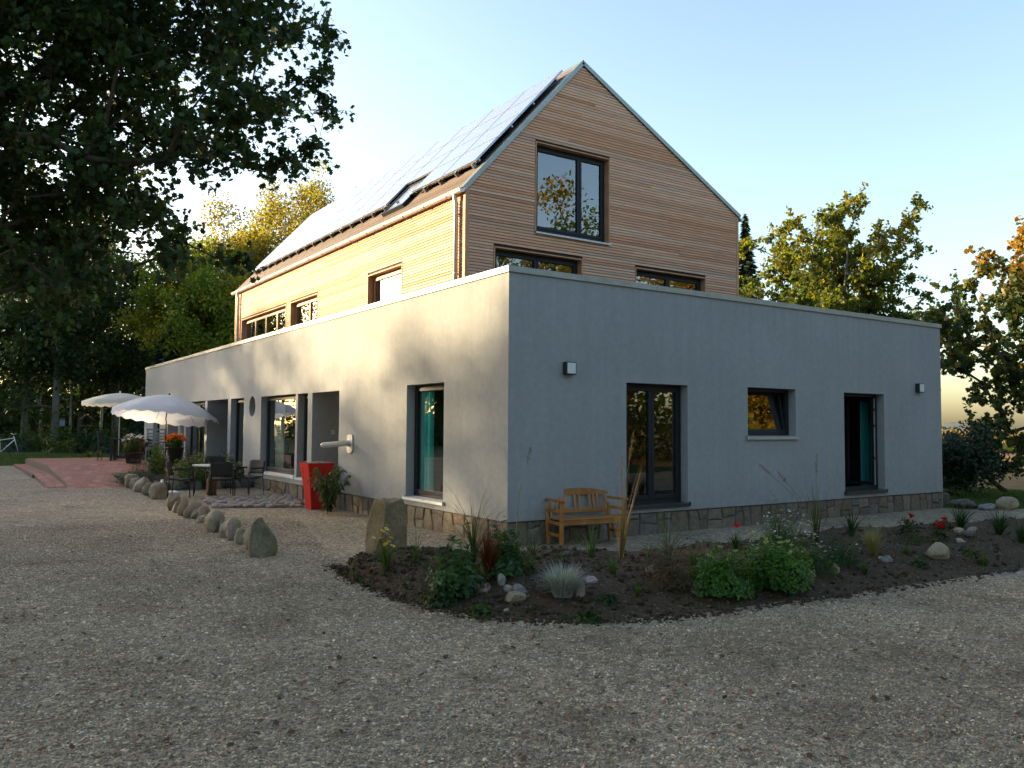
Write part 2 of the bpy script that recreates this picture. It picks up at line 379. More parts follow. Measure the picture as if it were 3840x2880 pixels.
def bark(name, a, b, sc=9):
    n = NT(name); c = n.coord('Object', (sc, sc, sc*.25)); f = n.noise(1.2, 6, .7, c)
    n.done(n.bsdf(n.ramp(f, [(.3, a), (.7, b)]), .95, 0, n.bump(f, .9, .03), .15))
bark('bark', (.035, .026, .019), (.10, .078, .058)); bark('bark_grey', (.08, .072, .06), (.20, .18, .15)); bark('bark_birch', (.12, .11, .10), (.52, .49, .44), 5)
M = MATS
# ================================================================== GROUND
def sheet(name, xs, ylo, yhi, ny, dz, mat, extra_y=()):
    """grid sheet: x list, y from ylo(x) to yhi(x), lifted by the terrain height"""
    V = []; nx = len(xs)
    for x in xs:
        for t in np.linspace(0, 1, ny):
            y = ylo(x)+(yhi(x)-ylo(x))*t; V.append((x, y, float(gh(x, y))+dz))
    F = [(i*ny+j, (i+1)*ny+j, (i+1)*ny+j+1, i*ny+j+1) for i in range(nx-1) for j in range(ny-1)]
    return fastmesh(name, np.array(V), np.array(F), mat)
xs = np.array([-2500, -800, -300, -120, -60, -30, -15, -6, 0, 6, 8, 10, 12, 14, 20, 30, 60, 120, 300, 800, 2500.])
ys = np.array([-2500, -800, -300, -120, -60, -30, -10, 0, 6, 10, 13.7, 18, 24, 30, 37, 45, 60, 120, 300, 800, 2500.])
V = [(x, y, float(gh(x, y))-.03) for x in xs for y in ys]; ny = len(ys)
o = fastmesh('ground', np.array(V), np.array([(i*ny+j, (i+1)*ny+j, (i+1)*ny+j+1, i*ny+j+1) for i in range(len(xs)-1) for j in range(ny-1)]), M['field']); tag(o, kind='structure')
wob = lambda x, a, s: a*(math.sin(x*s)+.6*math.sin(x*s*2.7+1.3))
xs = np.concatenate([np.arange(-80, 6, 2.0), np.arange(6, 20.6, .7)])
o = sheet('lawn', xs, lambda x: -70., lambda x: 75.+wob(x, .4, 1) if x < 15 else 9+wob(x, .3, 2)-4*(x-18), 300, -.004, M['lawn']); tag(o, kind='structure')
def gravel_back(x):
    if x < -4.9: return 24.2+wob(x, .25, 1.1)-.12*(x+4.9)
    if x < .25: return 24.2
    if x < 12.0: return .15
    return -.15-.62*(x-12.0)+wob(x, .08, 2.3)
xs = np.concatenate([np.arange(-26, .1, .35), [.249, .251], np.arange(.6, 24, .35)])
o = sheet('gravel_yard', xs, lambda x: -14+wob(x, .5, .4), gravel_back, 130, .008, M['gravel']); tag(o, kind='structure')

# ================================================================== HOUSE
ZB, ZT = .38, 4.165
LX, LY = 12.02, 28.39
house = thing('house', 'grey rendered house with flat-roofed ground floor and larch-clad gabled upper storey', 'house', (0, 0, 0))
WR = Wall((0, 0, 0), (1, 0, 0), (0, -1, 0)); WL = Wall((0, 0, 0), (0, 1, 0), (-1, 0, 0))
GX, GY0, GY1 = .70, 2.50, 17.30
WG = Wall((0, GY0, 0), (1, 0, 0), (0, -1, 0)); WU = Wall((GX, 0, 0), (0, 1, 0), (-1, 0, 0))
def facade(mb, a0, a1, z0, z1, ops, circ=None):
    """ops: (a0,a1,z0,z1,depth,back?)"""
    A = {a0, a1}; Z = {z0, z1}
    cells = [(o[0], o[1], o[2], o[3]) for o in ops]
    if circ: cells.append((circ[0]-circ[2]*1.15, circ[0]+circ[2]*1.15, circ[1]-circ[2]*1.15, circ[1]+circ[2]*1.15))
    for c in cells: A |= {c[0], c[1]}; Z |= {max(z0, c[2]), c[3]}
    A = sorted(A); Z = sorted(Z)
    for i in range(len(A)-1):
        for j in range(len(Z)-1):
            ca, cz = (A[i]+A[i+1])/2, (Z[j]+Z[j+1])/2
            if any(c[0] < ca < c[1] and c[2] < cz < c[3] for c in cells): continue
            mb.add([(A[i], 0, Z[j]), (A[i+1], 0, Z[j]), (A[i+1], 0, Z[j+1]), (A[i], 0, Z[j+1])], [(0, 1, 2, 3)])
    for (b0, b1, c0, c1, dep, back) in ops:
        c0 = max(z0, c0); d = -dep
        v = [(b0, 0, c0), (b1, 0, c0), (b1, 0, c1), (b0, 0, c1), (b0, d, c0), (b1, d, c0), (b1, d, c1), (b0, d, c1)]
        f = [(0, 4, 5, 1), (1, 5, 6, 2), (2, 6, 7, 3), (3, 7, 4, 0)]
        if back: f.append((4, 5, 6, 7))
        mb.add(v, f)
    if circ:
        ca, cz, r = circ; s = r*1.15; n = 32; v = []; 
        for k in range(n):
            t = 2*math.pi*k/n; c_, s_ = math.cos(t), math.sin(t); q = s/max(abs(c_), abs(s_))
            v += [(ca+q*c_, 0, cz+q*s_), (ca+r*c_, 0, cz+r*s_), (ca+r*c_, -.2, cz+r*s_)]
        f = []
        for k in range(n):
            a, b = 3*k, 3*((k+1) % n); f += [(a, b, b+1, a+1), (a+1, b+1, b+2, a+2)]
        mb.add(v, f)
DEP = .17
left_ops = [(1.965, 3.36, .52, 2.552), (8.48, 9.17, .55, 2.56), (9.32, 12.04, .55, 2.565), (13.63, 14.98, .55, 2.572), (18.05, 20.72, .55, 2.588), (20.96, 21.60, .55, 2.598), (25.19, 26.51, .55, 2.60)]
niches = [(6.57, 8.19, .5, 2.556, 1.25), (15.29, 17.75, .5, 2.58, 1.25), (21.92, 23.74, .5, 2.60, 1.25)]
right_ops = [(2.36, 3.79, .50, 2.552), (5.36, 6.76, 1.655, 2.572), (8.32, 9.74, .505, 2.556)]
wl = MB()
for W_, ops, a1, circ in ((WR, [(*o, DEP, False) for o in right_ops], LX, None), (WL, [(*o, DEP, False) for o in left_ops]+[(*o, True) for o in niches], LY, (12.85, 2.31, .285))):
    t = W_.mb(); facade(t, 0, a1, ZB, ZT, ops, circ); wl.add([tuple(t.M @ Vector(a)) for a in t.v], t.f)
wl.add([(LX, 0, 0), (LX, LY, 0), (LX, LY, ZT), (LX, 0, ZT)], [(0, 1, 2, 3)])
wl.add([(0, LY, 0), (LX, LY, 0), (LX, LY, ZT), (0, LY, ZT)], [(0, 1, 2, 3)])
# underside lip of the render above the plinth
wl.add([(0, 0, ZB), (LX, 0, ZB), (LX, .06, ZB), (.06, .06, ZB), (.06, LY, ZB), (0, LY, ZB)], [(0, 1, 2, 3), (0, 3, 4, 5)])
wl.build('wall', M['plaster'], house, fix=False)
# roof terrace inside the parapet, parapet inner faces, rooms
t = MB(); t.box(.24, LX-.24, .24, LY-.24, 3.66, 3.82)
t.add([(.24, .24, 3.82), (LX-.24, .24, 3.82), (LX-.24, .24, ZT), (.24, .24, ZT)], [(0, 1, 2, 3)])
t.add([(.24, .24, 3.82), (.24, LY-.24, 3.82), (.24, LY-.24, ZT), (.24, .24, ZT)], [(0, 1, 2, 3)])
t.add([(LX-.24, .24, 3.82), (LX-.24, LY-.24, 3.82), (LX-.24, LY-.24, ZT), (LX-.24, .24, ZT)], [(0, 1, 2, 3)])
t.build('flat_roof', M['roof_felt'], house, fix=False)
t = MB(); t.add([(0.06, .06, .44), (LX, .06, .44), (LX, LY, .44), (0.06, LY, .44)], [(0, 1, 2, 3)]); t.build('floor', M['interior_floor'], house, fix=False)
t = MB()
t.box(5.0, 5.1, 4.2, LY-.2, .45, 3.65); t.box(5.1, LX-.2, 4.1, 4.2, .45, 3.65); t.box(.2, 5.0, 4.2, 4.3, .45, 3.65); t.box(4.4, 4.5, .2, 4.1, .45, 3.65); t.box(7.4, 7.5, .2, 4.1, .45, 3.65)
for y in (8.33, 12.3, 15.13, 17.9, 21.8, 24.5): t.box(1.4, 5.0, y-.05, y+.05, .45, 3.65)
t.box(3.6, 3.7, 4.6, 15.9, 3.9, 7.5); t.box(1.7, 7.8, 5.8, 5.9, 3.9, 6.5)
t.build('inner_wall', M['interior'], house)
# coping
def coping(mb, W_, a0, a1, mitre0=True):
    mb.prism([(-.03, ZT-.012), (.30, ZT-.012), (.30, ZT+.07), (-.03, ZT+.082)], 0, 1)
t = MB()
o_, i_ = -.03, .30
z0, z1, z2 = ZT-.014, ZT+.078, ZT+.066
ring = lambda d, z: [(d, d, z), (LX-d, d, z), (LX-d, LY-d, z), (d, LY-d, z)]
v = ring(o_, z0)+ring(o_, z1)+ring(i_, z2)+ring(i_, z0)
f = []
for lev in range(4):
    for k in range(4): f.append((lev*4+k, lev*4+(k+1) % 4, ((lev+1) % 4)*4+(k+1) % 4, ((lev+1) % 4)*4+k))
t.add(v, f); cp = t.build('coping', M['coping_metal'], house)
for k, y in enumerate((3.1, 6.2, 9.3, 12.4, 15.5, 18.6, 21.7, 24.8)):     # folded seams of the capping
    t = MB(); t.box(-.034, .304, y-.014, y+.014, z0-.002, z1+.004); t.build('seam', M['coping_metal'], cp)
for k, x in enumerate((3.05, 6.1, 9.1)):
    t = MB(); t.box(x-.014, x+.014, -.034, .304, z0-.002, z1+.004); t.build('seam', M['coping_metal'], cp)

# plinth of field stones
t = MB(); t.box(.05, LX, .05, .3, -.25, ZB+.001); t.box(.05, .3, .3, 13.2, -.25, ZB+.001)
pl = t.build('plinth', M['mortar'], house)
def plinth_stones(W_, a0, a1, seed):
    r = random.Random(seed); a = a0
    def stone_(poly):
        cx = sum(p[0] for p in poly)/len(poly); cz = sum(p[1] for p in poly)/len(poly)
        g = .010; pin = []; pout = []
        for (x, z) in poly:
            dx, dz = x-cx, z-cz; L = math.hypot(dx, dz)+1e-6
            pin.append((x-dx/L*g, z-dz/L*g)); pout.append((x-dx/L*(g+.022), z-dz/L*(g+.022)))
        n = len(poly); dd = -.024+r.uniform(-.008, .010)
        v = [(x, -.056, z) for x, z in pin]+[(x, -.04, z) for x, z in pin]+[(x, dd+r.uniform(-.006, .006), z) for x, z in pout]+[(cx, dd+.006, cz)]
        f = [(i, (i+1) % n, n+(i+1) % n, n+i) for i in range(n)]+[(n+i, n+(i+1) % n, 2*n+(i+1) % n, 2*n+i) for i in range(n)]+[(2*n+i, 2*n+(i+1) % n, 3*n) for i in range(n)]
        q = W_.mb(); q.add(v, f); q.build('stone', M['field_stone'], pl)
    jag0 = [(0, -.2), (0, .1), (0, ZB)]; 
    while a < a1-.05:
        w_ = r.uniform(.20, .40); b = min(a1, a+w_)
        if a1-b < .15: b = a1
        jag1 = [(r.uniform(-.05, .05), -.2), (r.uniform(-.06, .06), .12), (r.uniform(-.05, .05), ZB)] if b < a1 else [(0, -.2), (0, .1), (0, ZB)]
        L = [(a+j[0], j[1]) for j in jag0]; Rr = [(b+j[0], j[1]) for j in jag1]
        split = r.random()
        if split < .62:
            zs = r.uniform(.12, .27); zs2 = zs+r.uniform(-.05, .05); mx_ = (a+b)/2
            l_ = a+np.interp(zs, [-.2, .12, ZB], [jag0[0][0], jag0[1][0], jag0[2][0]]); r_ = b+np.interp(zs2, [-.2, .12, ZB], [jag1[0][0], jag1[1][0], jag1[2][0]])
            stone_([(L[0][0], -.2), (Rr[0][0], -.2), (r_, zs2), (mx_, (zs+zs2)/2+r.uniform(-.03, .03)), (l_, zs)])
            stone_([(l_, zs), (mx_, (zs+zs2)/2), (r_, zs2), (Rr[2][0], ZB), (mx_, ZB-r.uniform(0, .02)), (L[2][0], ZB)])
        else:
            stone_([L[0], Rr[0], Rr[1], (Rr[2][0]-.01, ZB-.012), ((a+b)/2, ZB-r.uniform(0, .015)), (L[2][0]+.01, ZB-.012), L[1]])
        a = b; jag0 = jag1
plinth_stones(WR, .03, LX, 5); plinth_stones(WL, .03, 13.0, 9)

# ---------------------------------------------------------------- windows
def window(W_, a0, a1, z0, z1, dep=DEP, sashes=1, sill=None, curtain=None, split=None, frame='anthracite', name='window', hide_bottom=False, fw=.07, label=None, pane_ok=(), tilt=False, sw=.058):
    """frame (window) > sash, pane, sill, curtain"""
    D = -dep
    t = W_.mb(); e = .002
    t.bbox(a0+e, a0+fw, D-.075, D, z0+e, z1-e, .006); t.bbox(a1-fw, a1-e, D-.075, D, z0+e, z1-e, .006)
    t.bbox(a0+fw, a1-fw, D-.075, D-.001, z1-fw, z1-e, .006); t.bbox(a0+fw, a1-fw, D-.075, D-.001, z0+e, z0+fw+.02, .006)
    w_ = t.build(name, M[frame], house)
    if label: w_['label'] = label
    ia0, ia1, iz0, iz1 = a0+fw-.012, a1-fw+.012, z0+fw+.008, z1-fw+.012
    edges = split or [k/sashes for k in range(1, sashes)]
    bounds = [ia0]+[ia0+(ia1-ia0)*s for s in edges]+[ia1]
    for k in range(len(bounds)-1):
        b0, b1 = bounds[k]+.001, bounds[k+1]-.001
        if k in pane_ok: continue
        q = W_.mb()
        q.bbox(b0, b0+sw, D-.06, D+.014, iz0, iz1, .006); q.bbox(b1-sw, b1, D-.06, D+.014, iz0, iz1, .006)
        q.bbox(b0+sw, b1-sw, D-.06, D+.013, iz1-sw, iz1, .006); q.bbox(b0+sw, b1-sw, D-.06, D+.013, iz0, iz0+sw, .006)
        g_ = W_.mb(); ga, gb, gc, gd = b0+sw-.006, b1-sw+.006, iz0+sw-.006, iz1-sw+.006
        g_.add([(ga, D-.02, gc), (gb, D-.02, gc), (gb, D-.02, gd), (ga, D-.02, gd)], [(0, 1, 2, 3)])
        if tilt:      # bottom-hung sash leaning into the room
            for mb in (q, g_): mb.v = [(a, d-(z-iz0)*.16-.03, z) for a, d, z in mb.v]
        q.build('sash', M[frame], w_); g_.build('pane', M['glass'], w_, fix=False)
    if sill:
        q = W_.mb(); kind, over, hgt = sill
        m_ = M[{'white': 'sill_white', 'grey': 'sill_grey', 'dark': 'anthracite_sill'}[kind]]
        q.prism([(D+.002, z0+.012), (.045, z0-.004), (.045, z0-hgt), (.038, z0-hgt), (.038, z0-.012), (D+.002, z0+.002)], a0-over, a1+over, 'x')
        q.v = [(p[0], p[1], p[2]) for p in q.v]
        for aa in (a0-over, a1+over-.012): q.box(aa, aa+.012, .002, .047, z0-hgt-.002, z0+.016)
        q.build('sill', m_, w_)
    if curtain:
        for (ca, cb, cm, cd_) in curtain:
            n_ = max(8, int((cb-ca)/.02)); v = []; 
            for i in range(n_+1):
                a = ca+(cb-ca)*i/n_; d = D-.16-cd_+.035*math.sin(i*1.05)+.012*math.sin(i*2.3)
                v += [(a, d, z0+.03), (a, d*1.0, z1-.02)]
            q = W_.mb(); q.add(v, [(2*i, 2*i+2, 2*i+3, 2*i+1) for i in range(n_)]); q.build('curtain', M[cm], w_, True, False)
    return w_
L_ = left_ops
window(WL, *L_[0], sill=('white', .05, .05), curtain=[(2.78, 3.27, 'curtain_teal', -.07)], label='tall window with teal curtain beside the house corner')
window(WL, *L_[1], sill=('white', .03, .05))
window(WL, *L_[2], sill=('white', .05, .05), curtain=[(11.2, 11.9, 'curtain_white', .05)], label='wide picture window with pale curtain')
window(WL, *L_[3], sill=('dark', .02, .04)); window(WL, *L_[4], sashes=2, sill=('dark', .02, .04)); window(WL, *L_[5]); window(WL, *L_[6], sill=('dark', .02, .04))
window(WR, *right_ops[0], sashes=2, sill=('dark', .03, .055), label='double french door beside the wooden bench', name='french_door', sw=.07)
window(WR, *right_ops[1], sill=('grey', .055, .06), tilt=True, label='small square window tilted open')
d2 = window(WR, *right_ops[2], sashes=2, sill=('dark', .03, .055), pane_ok=(0, 1), curtain=[(9.70, 10.6, 'curtain_teal', .22)], label='french door standing open with teal curtain', name='french_door')
for side in (0, 1):                       # leaves swung into the room
    hx = 8.375 if side == 0 else 9.685; ang = R_(96) if side == 0 else R_(80)
    q = MB(); g_ = MB(); wd, zl, zh = .62, .60, 2.49
    q.bbox(0, .06, -.035, .035, zl, zh); q.bbox(wd-.06, wd, -.035, .035, zl, zh); q.bbox(.06, wd-.06, -.034, .034, zl, zl+.07); q.bbox(.06, wd-.06, -.034, .034, zh-.07, zh)
    g_.add([(.055, 0, zl+.06), (wd-.055, 0, zl+.06), (wd-.055, 0, zh-.06), (.055, 0, zh-.06)], [(0, 1, 2, 3)])
    Mx = Matrix.Translation((hx, DEP+.03, 0)) @ Matrix.Rotation(ang if side == 0 else math.pi-ang, 4, 'Z')
    q.M = Mx; g_.M = Mx
    q.build('sash', M['anthracite'], d2); g_.build('pane', M['glass'], d2)
q = WR.mb(); q.add([(8.395+.012*i, -DEP-.10+.02*math.sin(i*1.3), z) for i in range(13) for z in (.56, 1.62)], [(2*i, 2*i+2, 2*i+3, 2*i+1) for i in range(12)]); q.build('curtain', M['orange_strip'], d2, True, False)  # narrow orange strip just inside the left jamb, lower half only
q = WR.mb(); q.bbox(9.640, 9.662, -DEP-.02, -DEP+.004, .60, 2.47, .003); ls = q.build('seal_strip', M['sill_grey'], d2)
for z in (1.15, 1.85, 2.2): q = WR.mb(); q.bbox(9.636, 9.666, -DEP-.02, -DEP+.010, z, z+.05, .003); q.build('latch', M['lamp_body'], d2)
# round porthole in the left wall
t = WL.mb(); v = []; n_ = 32
for k in range(n_):
    c_, s_ = math.cos(2*math.pi*k/n_), math.sin(2*math.pi*k/n_)
    for rr, dd in ((.284, -.15), (.284, -.2), (.245, -.2), (.245, -.15)): v.append((12.85+rr*c_, dd, 2.31+rr*s_))
f = [(4*k+j, 4*((k+1) % n_)+j, 4*((k+1) % n_)+(j+1) % 4, 4*k+(j+1) % 4) for k in range(n_) for j in range(4)]
t.add(v, f); ph = t.build('porthole', M['anthracite'], house)
t = WL.mb(); t.add([(12.85+.25*math.cos(2*math.pi*k/n_), -.18, 2.31+.25*math.sin(2*math.pi*k/n_)) for k in range(n_)], [tuple(range(n_))]); t.build('pane', M['glass'], ph, fix=False)
# niche doors and the white switch plate
for (a0, a1, z0, z1, dp) in niches:
    t = WL.mb(); t.bbox(a0+.25, a1-.25, -dp+.002, -dp+.05, z0, z1-.12); d_ = t.build('door', M['anthracite'], house)
    t = WL.mb(); t.tube([(a1-.4, -dp+.05, 1.55), (a1-.4, -dp+.09, 1.55), (a1-.52, -dp+.09, 1.55)], .011, 8); t.build('handle', M['rail_metal'], d_)
t = WL.mb(); t.bbox(8.19-.014, 8.188, -.56, -.47, 1.60, 1.69, .006); sp = t.build('switch_plate', M['sill_white'], house)
t = WL.mb(); t.bbox(8.19-.020, 8.175, -.54, -.49, 1.62, 1.67, .004); t.build('button', M['sill_grey'], sp)
# water spout with its backing plate above the red planter
c0 = np.array([0, 5.905, 1.425])
t = WL.mb(); pts = []
for k in range(40):
    a = 2*math.pi*k/40; ca, sa = math.cos(a), math.sin(a); pw = .35
    pts.append((5.905+.135*math.copysign(abs(ca)**pw, ca), 1.425+.19*math.copysign(abs(sa)**pw, sa)))
t.prism(pts, .002, .035); spo = t.build('water_spout', M['gutter_white'], house)
t = MB(); t.tube([(-.03, 5.905, 1.44), (-.30, 5.91, 1.42), (-.60, 5.915, 1.395), (-.63, 5.915, 1.375)], [.062, .060, .058, .05], 16); t.build('pipe', M['gutter_white'], spo, True)
t = MB(); t.tube([(-.031, 5.905, 1.44), (-.05, 5.905, 1.44)], [.085, .068], 16); t.build('collar', M['gutter_white'], spo, True)

# ---------------------------------------------------------------- upper storey
ZE, XR, ZR, XA, ZA = 6.19, 8.037, 6.74, 3.412, 9.162
SL = math.atan2(ZA-ZE, XA-GX); SRt = math.atan2(ZA-ZR, XR-XA)
ups = []
z3 = lambda u, v: (800+u/2.011, 600+v/2.011)
for (l, r_) in (((1168, 875), (1420, 795)), ((585, 1080), (785, 1010)), ((215, 1210), (548, 1095))):
    p, q_ = onX(*z3(*l), GX), onX(*z3(*r_), GX); ups.append((q_[1], p[1], 3.83, (p[2]+q_[2])/2))
g_ops = [(2.285, 4.11, 5.575, 7.305), (1.35, 3.407, 3.83, 5.133), (4.867, 6.925, 3.83, 5.135)]
BK = -.032
t = MB(); q = WG.mb()
def gpoly(mb, d):
    """gable backing with window openings: column strips between breakpoints"""
    top = lambda x: ZE+(x-GX)*math.tan(SL) if x < XA else ZA-(x-XA)*math.tan(SRt)
    A = sorted({GX, XR, XA}|{o[0] for o in g_ops}|{o[1] for o in g_ops})
    for i in range(len(A)-1):
        a, b = A[i], A[i+1]; c_ = (a+b)/2; z = 3.8
        for o in sorted([o for o in g_ops if o[0] < c_ < o[1]], key=lambda o: o[2]):
            if o[2] > z+.05: mb.add([(a, d, z), (b, d, z), (b, d, o[2]), (a, d, o[2])], [(0, 1, 2, 3)])
            z = o[3]
        mb.add([(a, d, z), (b, d, z), (b, d, top(b)-.02), (a, d, top(a)-.02)], [(0, 1, 2, 3)])
gpoly(q, BK); t.add([tuple(q.M @ Vector(a)) for a in q.v], q.f)
q = WU.mb(); q2 = []; facade(q, GY0, GY1, 3.8, ZE+.02, [(*o, .001, False) for o in ups]); q.v = [(a, d+BK, z) for a, d, z in q.v]; t.add([tuple(q.M @ Vector(a)) for a in q.v], q.f)
t.add([(XR, GY0+.03, 3.8), (XR, GY1, 3.8), (XR, GY1, ZR), (XR, GY0+.03, ZR)], [(0, 1, 2, 3)])
t.add([(GX, GY1, 3.8), (XR, GY1, 3.8), (XR, GY1, ZR), (XA, GY1, ZA), (GX, GY1, ZE)], [(0, 1, 2, 3, 4)])
up = t.build('upper_wall', M['larch_back'], house, fix=False)
PIT, BH = .0568, .0462
rb = random.Random(3)
def boards(W_, rows, span, ops, trim=.032, lmin=2.4, lmax=4.6):
    for z0 in rows:
        z1 = z0+BH; (l0, r0), (l1, r1) = span(z0), span(z1)
        if r0-l0 < .12 or r1-l1 < .02: continue
        segs = [(l0, l1, r0, r1)]
        for o in ops:
            oa, ob = o[0]-trim, o[1]+trim
            if z1 > o[2]-trim and z0 < o[3]+trim:
                new = []
                for (a, a_, b, b_) in segs:
                    if ob <= a or oa >= b: new.append((a, a_, b, b_)); continue
                    if oa-a > .05: new.append((a, a_, oa, oa))
                    if b-ob > .05: new.append((ob, ob, b, b_))
                segs = new
        for (a, a_, b, b_) in segs:
            cuts = []; x = max(a, a_)+rb.uniform(.6, lmax)
            while x < min(b, b_)-.9: cuts.append(x); x += rb.uniform(lmin, lmax)
            ed = [(a, a_)]+[(c, c) for c in cuts]+[(b, b_)]
            for i in range(len(ed)-1):
                g0 = .0012 if i else 0; g1 = .0012 if i < len(ed)-2 else 0
                p = [(ed[i][0]+g0, z0), (ed[i+1][0]-g1, z0), (ed[i+1][1]-g1, z1), (ed[i][1]+g0, z1)]
                d0 = rb.uniform(-.0015, .0015); q = W_.mb()
                # rhombus-profile board: lower edge set back a little
                v = [(x, BK+.004, z) for x, z in p]+[(p[0][0], d0-.004, p[0][1]+.004), (p[1][0], d0-.004, p[1][1]+.004), (p[2][0], d0, p[2][1]), (p[3][0], d0, p[3][1])]
                q.add(v, [(4, 5, 6, 7), (0, 1, 5, 4), (1, 2, 6, 5), (2, 3, 7, 6), (3, 0, 4, 7)]); q.build('board', M['larch'], up, fix=False)
off = .055
def gspan(z):
    zz = z+off/math.cos(SL); l = GX+.085 if zz < ZE else max(GX+.085, GX+(zz-ZE)/math.tan(SL))
    zz = z+off/math.cos(SRt); r_ = XR-.07 if zz < ZR else min(XR-.07, XA+(ZA-zz)/math.tan(SRt))
    return l, r_
boards(WG, np.arange(4.19, ZA-.12, PIT), gspan, g_ops, lmin=3.2, lmax=5.2)
boards(WU, np.arange(4.19, ZE-.06, PIT), lambda z: (GY0+.085, GY1-.07), [(o[0], o[1], o[2], o[3]) for o in ups], lmin=4.6, lmax=6.4)
# corner boards, window linings
for (x0, x1, y0, y1) in ((GX-.006, GX+.08, GY0-.006, GY0+.024), (GX-.006, GX+.022, GY0+.024, GY0+.078), (XR-.066, XR+.004, GY0-.006, GY0+.024), (GX-.006, GX+.022, GY1-.066, GY1)):
    t = MB(); t.box(x0, x1, y0, y1, 3.83, (ZE-.02 if x0 < 2 else ZR-.02)); t.build('corner_board', M['larch_trim'], up)
def lining(W_, a0, a1, z0, z1, dep=.15, th=.024, bottom=None):
    t = W_.mb(); e = .006
    t.box(a0-th, a0, -dep, e, z0, z1+th); t.box(a1, a1+th, -dep, e, z0, z1+th); t.box(a0, a1, -dep, e-.001, z1, z1+th)
    o = t.build('window_lining', M['larch_trim'], up)
    if bottom:
        t = W_.mb(); t.prism([(-dep, z0+.004), (.05, z0-.02), (.05, z0-.055), (.044, z0-.055), (.044, z0-.028), (-dep, z0-.008)], a0-th-.01, a1+th+.01, 'x'); t.build('sill', M['sill_grey'], o)
for o in g_ops: lining(WG, *o, bottom=o[2] > 5)
for o in ups: lining(WU, *o)
window(WG, *g_ops[0], dep=.13, split=[.64], label='large gable window reflecting the sky')
window(WG, *g_ops[1], dep=.13, sashes=2); window(WG, *g_ops[2], dep=.13, sashes=2)
window(WU, *ups[0], dep=.13, frame='window_wood'); window(WU, *ups[1], dep=.13, frame='window_wood', split=[.42]); window(WU, *ups[2], dep=.13, sashes=4, frame='window_wood')

# ---------------------------------------------------------------- roof
def slope_frame(x0, z0, ang): return np.array([x0, 0, z0]), np.array([math.cos(ang), 0, math.sin(ang)]), np.array([-math.sin(ang), 0, math.cos(ang)])
LO, LS, LN = slope_frame(GX, ZE, SL); LLEN = math.hypot(XA-GX, ZA-ZE)
t = MB()
t.add([(GX-.06, y, ZE-.07) for y in (GY0+.02, GY1)]+[(XA, y, ZA-.012) for y in (GY0+.02, GY1)]+[(XR+.08, y, ZR-.055) for y in (GY0+.02, GY1)]+[(GX+.05, y, ZE-.10) for y in (GY0+.02, GY1)]+[(XA, y, ZA-.16) for y in (GY0+.02, GY1)]+[(XR-.02, y, ZR-.15) for y in (GY0+.02, GY1)],
      [(0, 1, 3, 2), (2, 3, 5, 4), (6, 8, 9, 7), (8, 10, 11, 9), (0, 6, 7, 1), (4, 5, 11, 10), (0, 2, 8, 6), (2, 4, 10, 8), (1, 7, 9, 3), (3, 9, 11, 5)])
rf = t.build('roof', M['roof_felt'], house)
def sbox(mb, s0, s1, y0, y1, n0, n1):
    v = [tuple(LO+LS*s+LN*n_+np.array([0, y, 0])) for n_ in (n0, n1) for s, y in ((s0, y0), (s1, y0), (s1, y1), (s0, y1))]
    mb.add(v, [(0, 3, 2, 1), (4, 5, 6, 7), (0, 1, 5, 4), (1, 2, 6, 5), (2, 3, 7, 6), (3, 0, 4, 7)]); return mb
rows_ = np.arange(-.06, LLEN-.10, .145)
for s in rows_:
    y = GY0+.09; 
    while y < GY1-.05:
        L2 = rb.uniform(3.4, 5.6); b = min(GY1, y+L2)
        if GY1-b < 1.2: b = GY1
        sbox(MB(), s+.006, s+.139, y, b-.003, .0, .024+rb.uniform(-.002, .002)).build('roof_board', M['roof_larch'], rf, fix=False); y = b
# right slope boards as one plain sheet of boards (not in view)
t = MB()
for k in range(30):
    s0, s1 = k/30, (k+1)/30-.004
    a = np.array([XA, 0, ZA]); b = np.array([XR+.06, 0, ZR-.03]); nn = np.array([math.sin(SRt), 0, math.cos(SRt)])*.02
    t.add([tuple(a+(b-a)*s+nn*h+np.array([0, y, 0])) for h in (0, 1) for s, y in ((s0, GY0+.08), (s1, GY0+.08), (s1, GY1), (s0, GY1))], [(0, 1, 2, 3), (4, 5, 6, 7), (0, 1, 5, 4), (1, 2, 6, 5), (2, 3, 7, 6), (3, 0, 4, 7)])
o = t.build('roof_slope', M['roof_larch'], rf)
# verge flashings
def verge(P0, P1, up_, wid=.085, name='verge_flashing'):
    P0, P1 = np.array(P0), np.array(P1); d = (P1-P0)/np.linalg.norm(P1-P0); nn = np.array([-d[1], d[0]])*(1 if up_ else -1)
    t = MB(); a, b = P0+nn*.03, P1+nn*.03; c_, e_ = P1-nn*(wid-.03), P0-nn*(wid-.03)
    t.prism([tuple(a), tuple(b), tuple(c_), tuple(e_)], GY0-.035, GY0-.008); t.prism([tuple(a), tuple(b), tuple(b-nn*.012), tuple(a-nn*.012)], GY0-.008, GY0+.13)
    t.build(name, M['zinc'], rf)
verge((GX-.05, ZE-.055), (XA, ZA+.012), True); verge((XA, ZA+.012), (XR+.055, ZR-.03), True)
t = MB(); t.add([(XA-.12, y, ZA-.10) for y in (GY0-.03, GY1)]+[(XA, y, ZA+.052) for y in (GY0-.03, GY1)]+[(XA+.14, y, ZA-.045) for y in (GY0-.03, GY1)], [(0, 1, 3, 2), (2, 3, 5, 4)]); t.build('ridge_cap', M['zinc'], rf, fix=False)
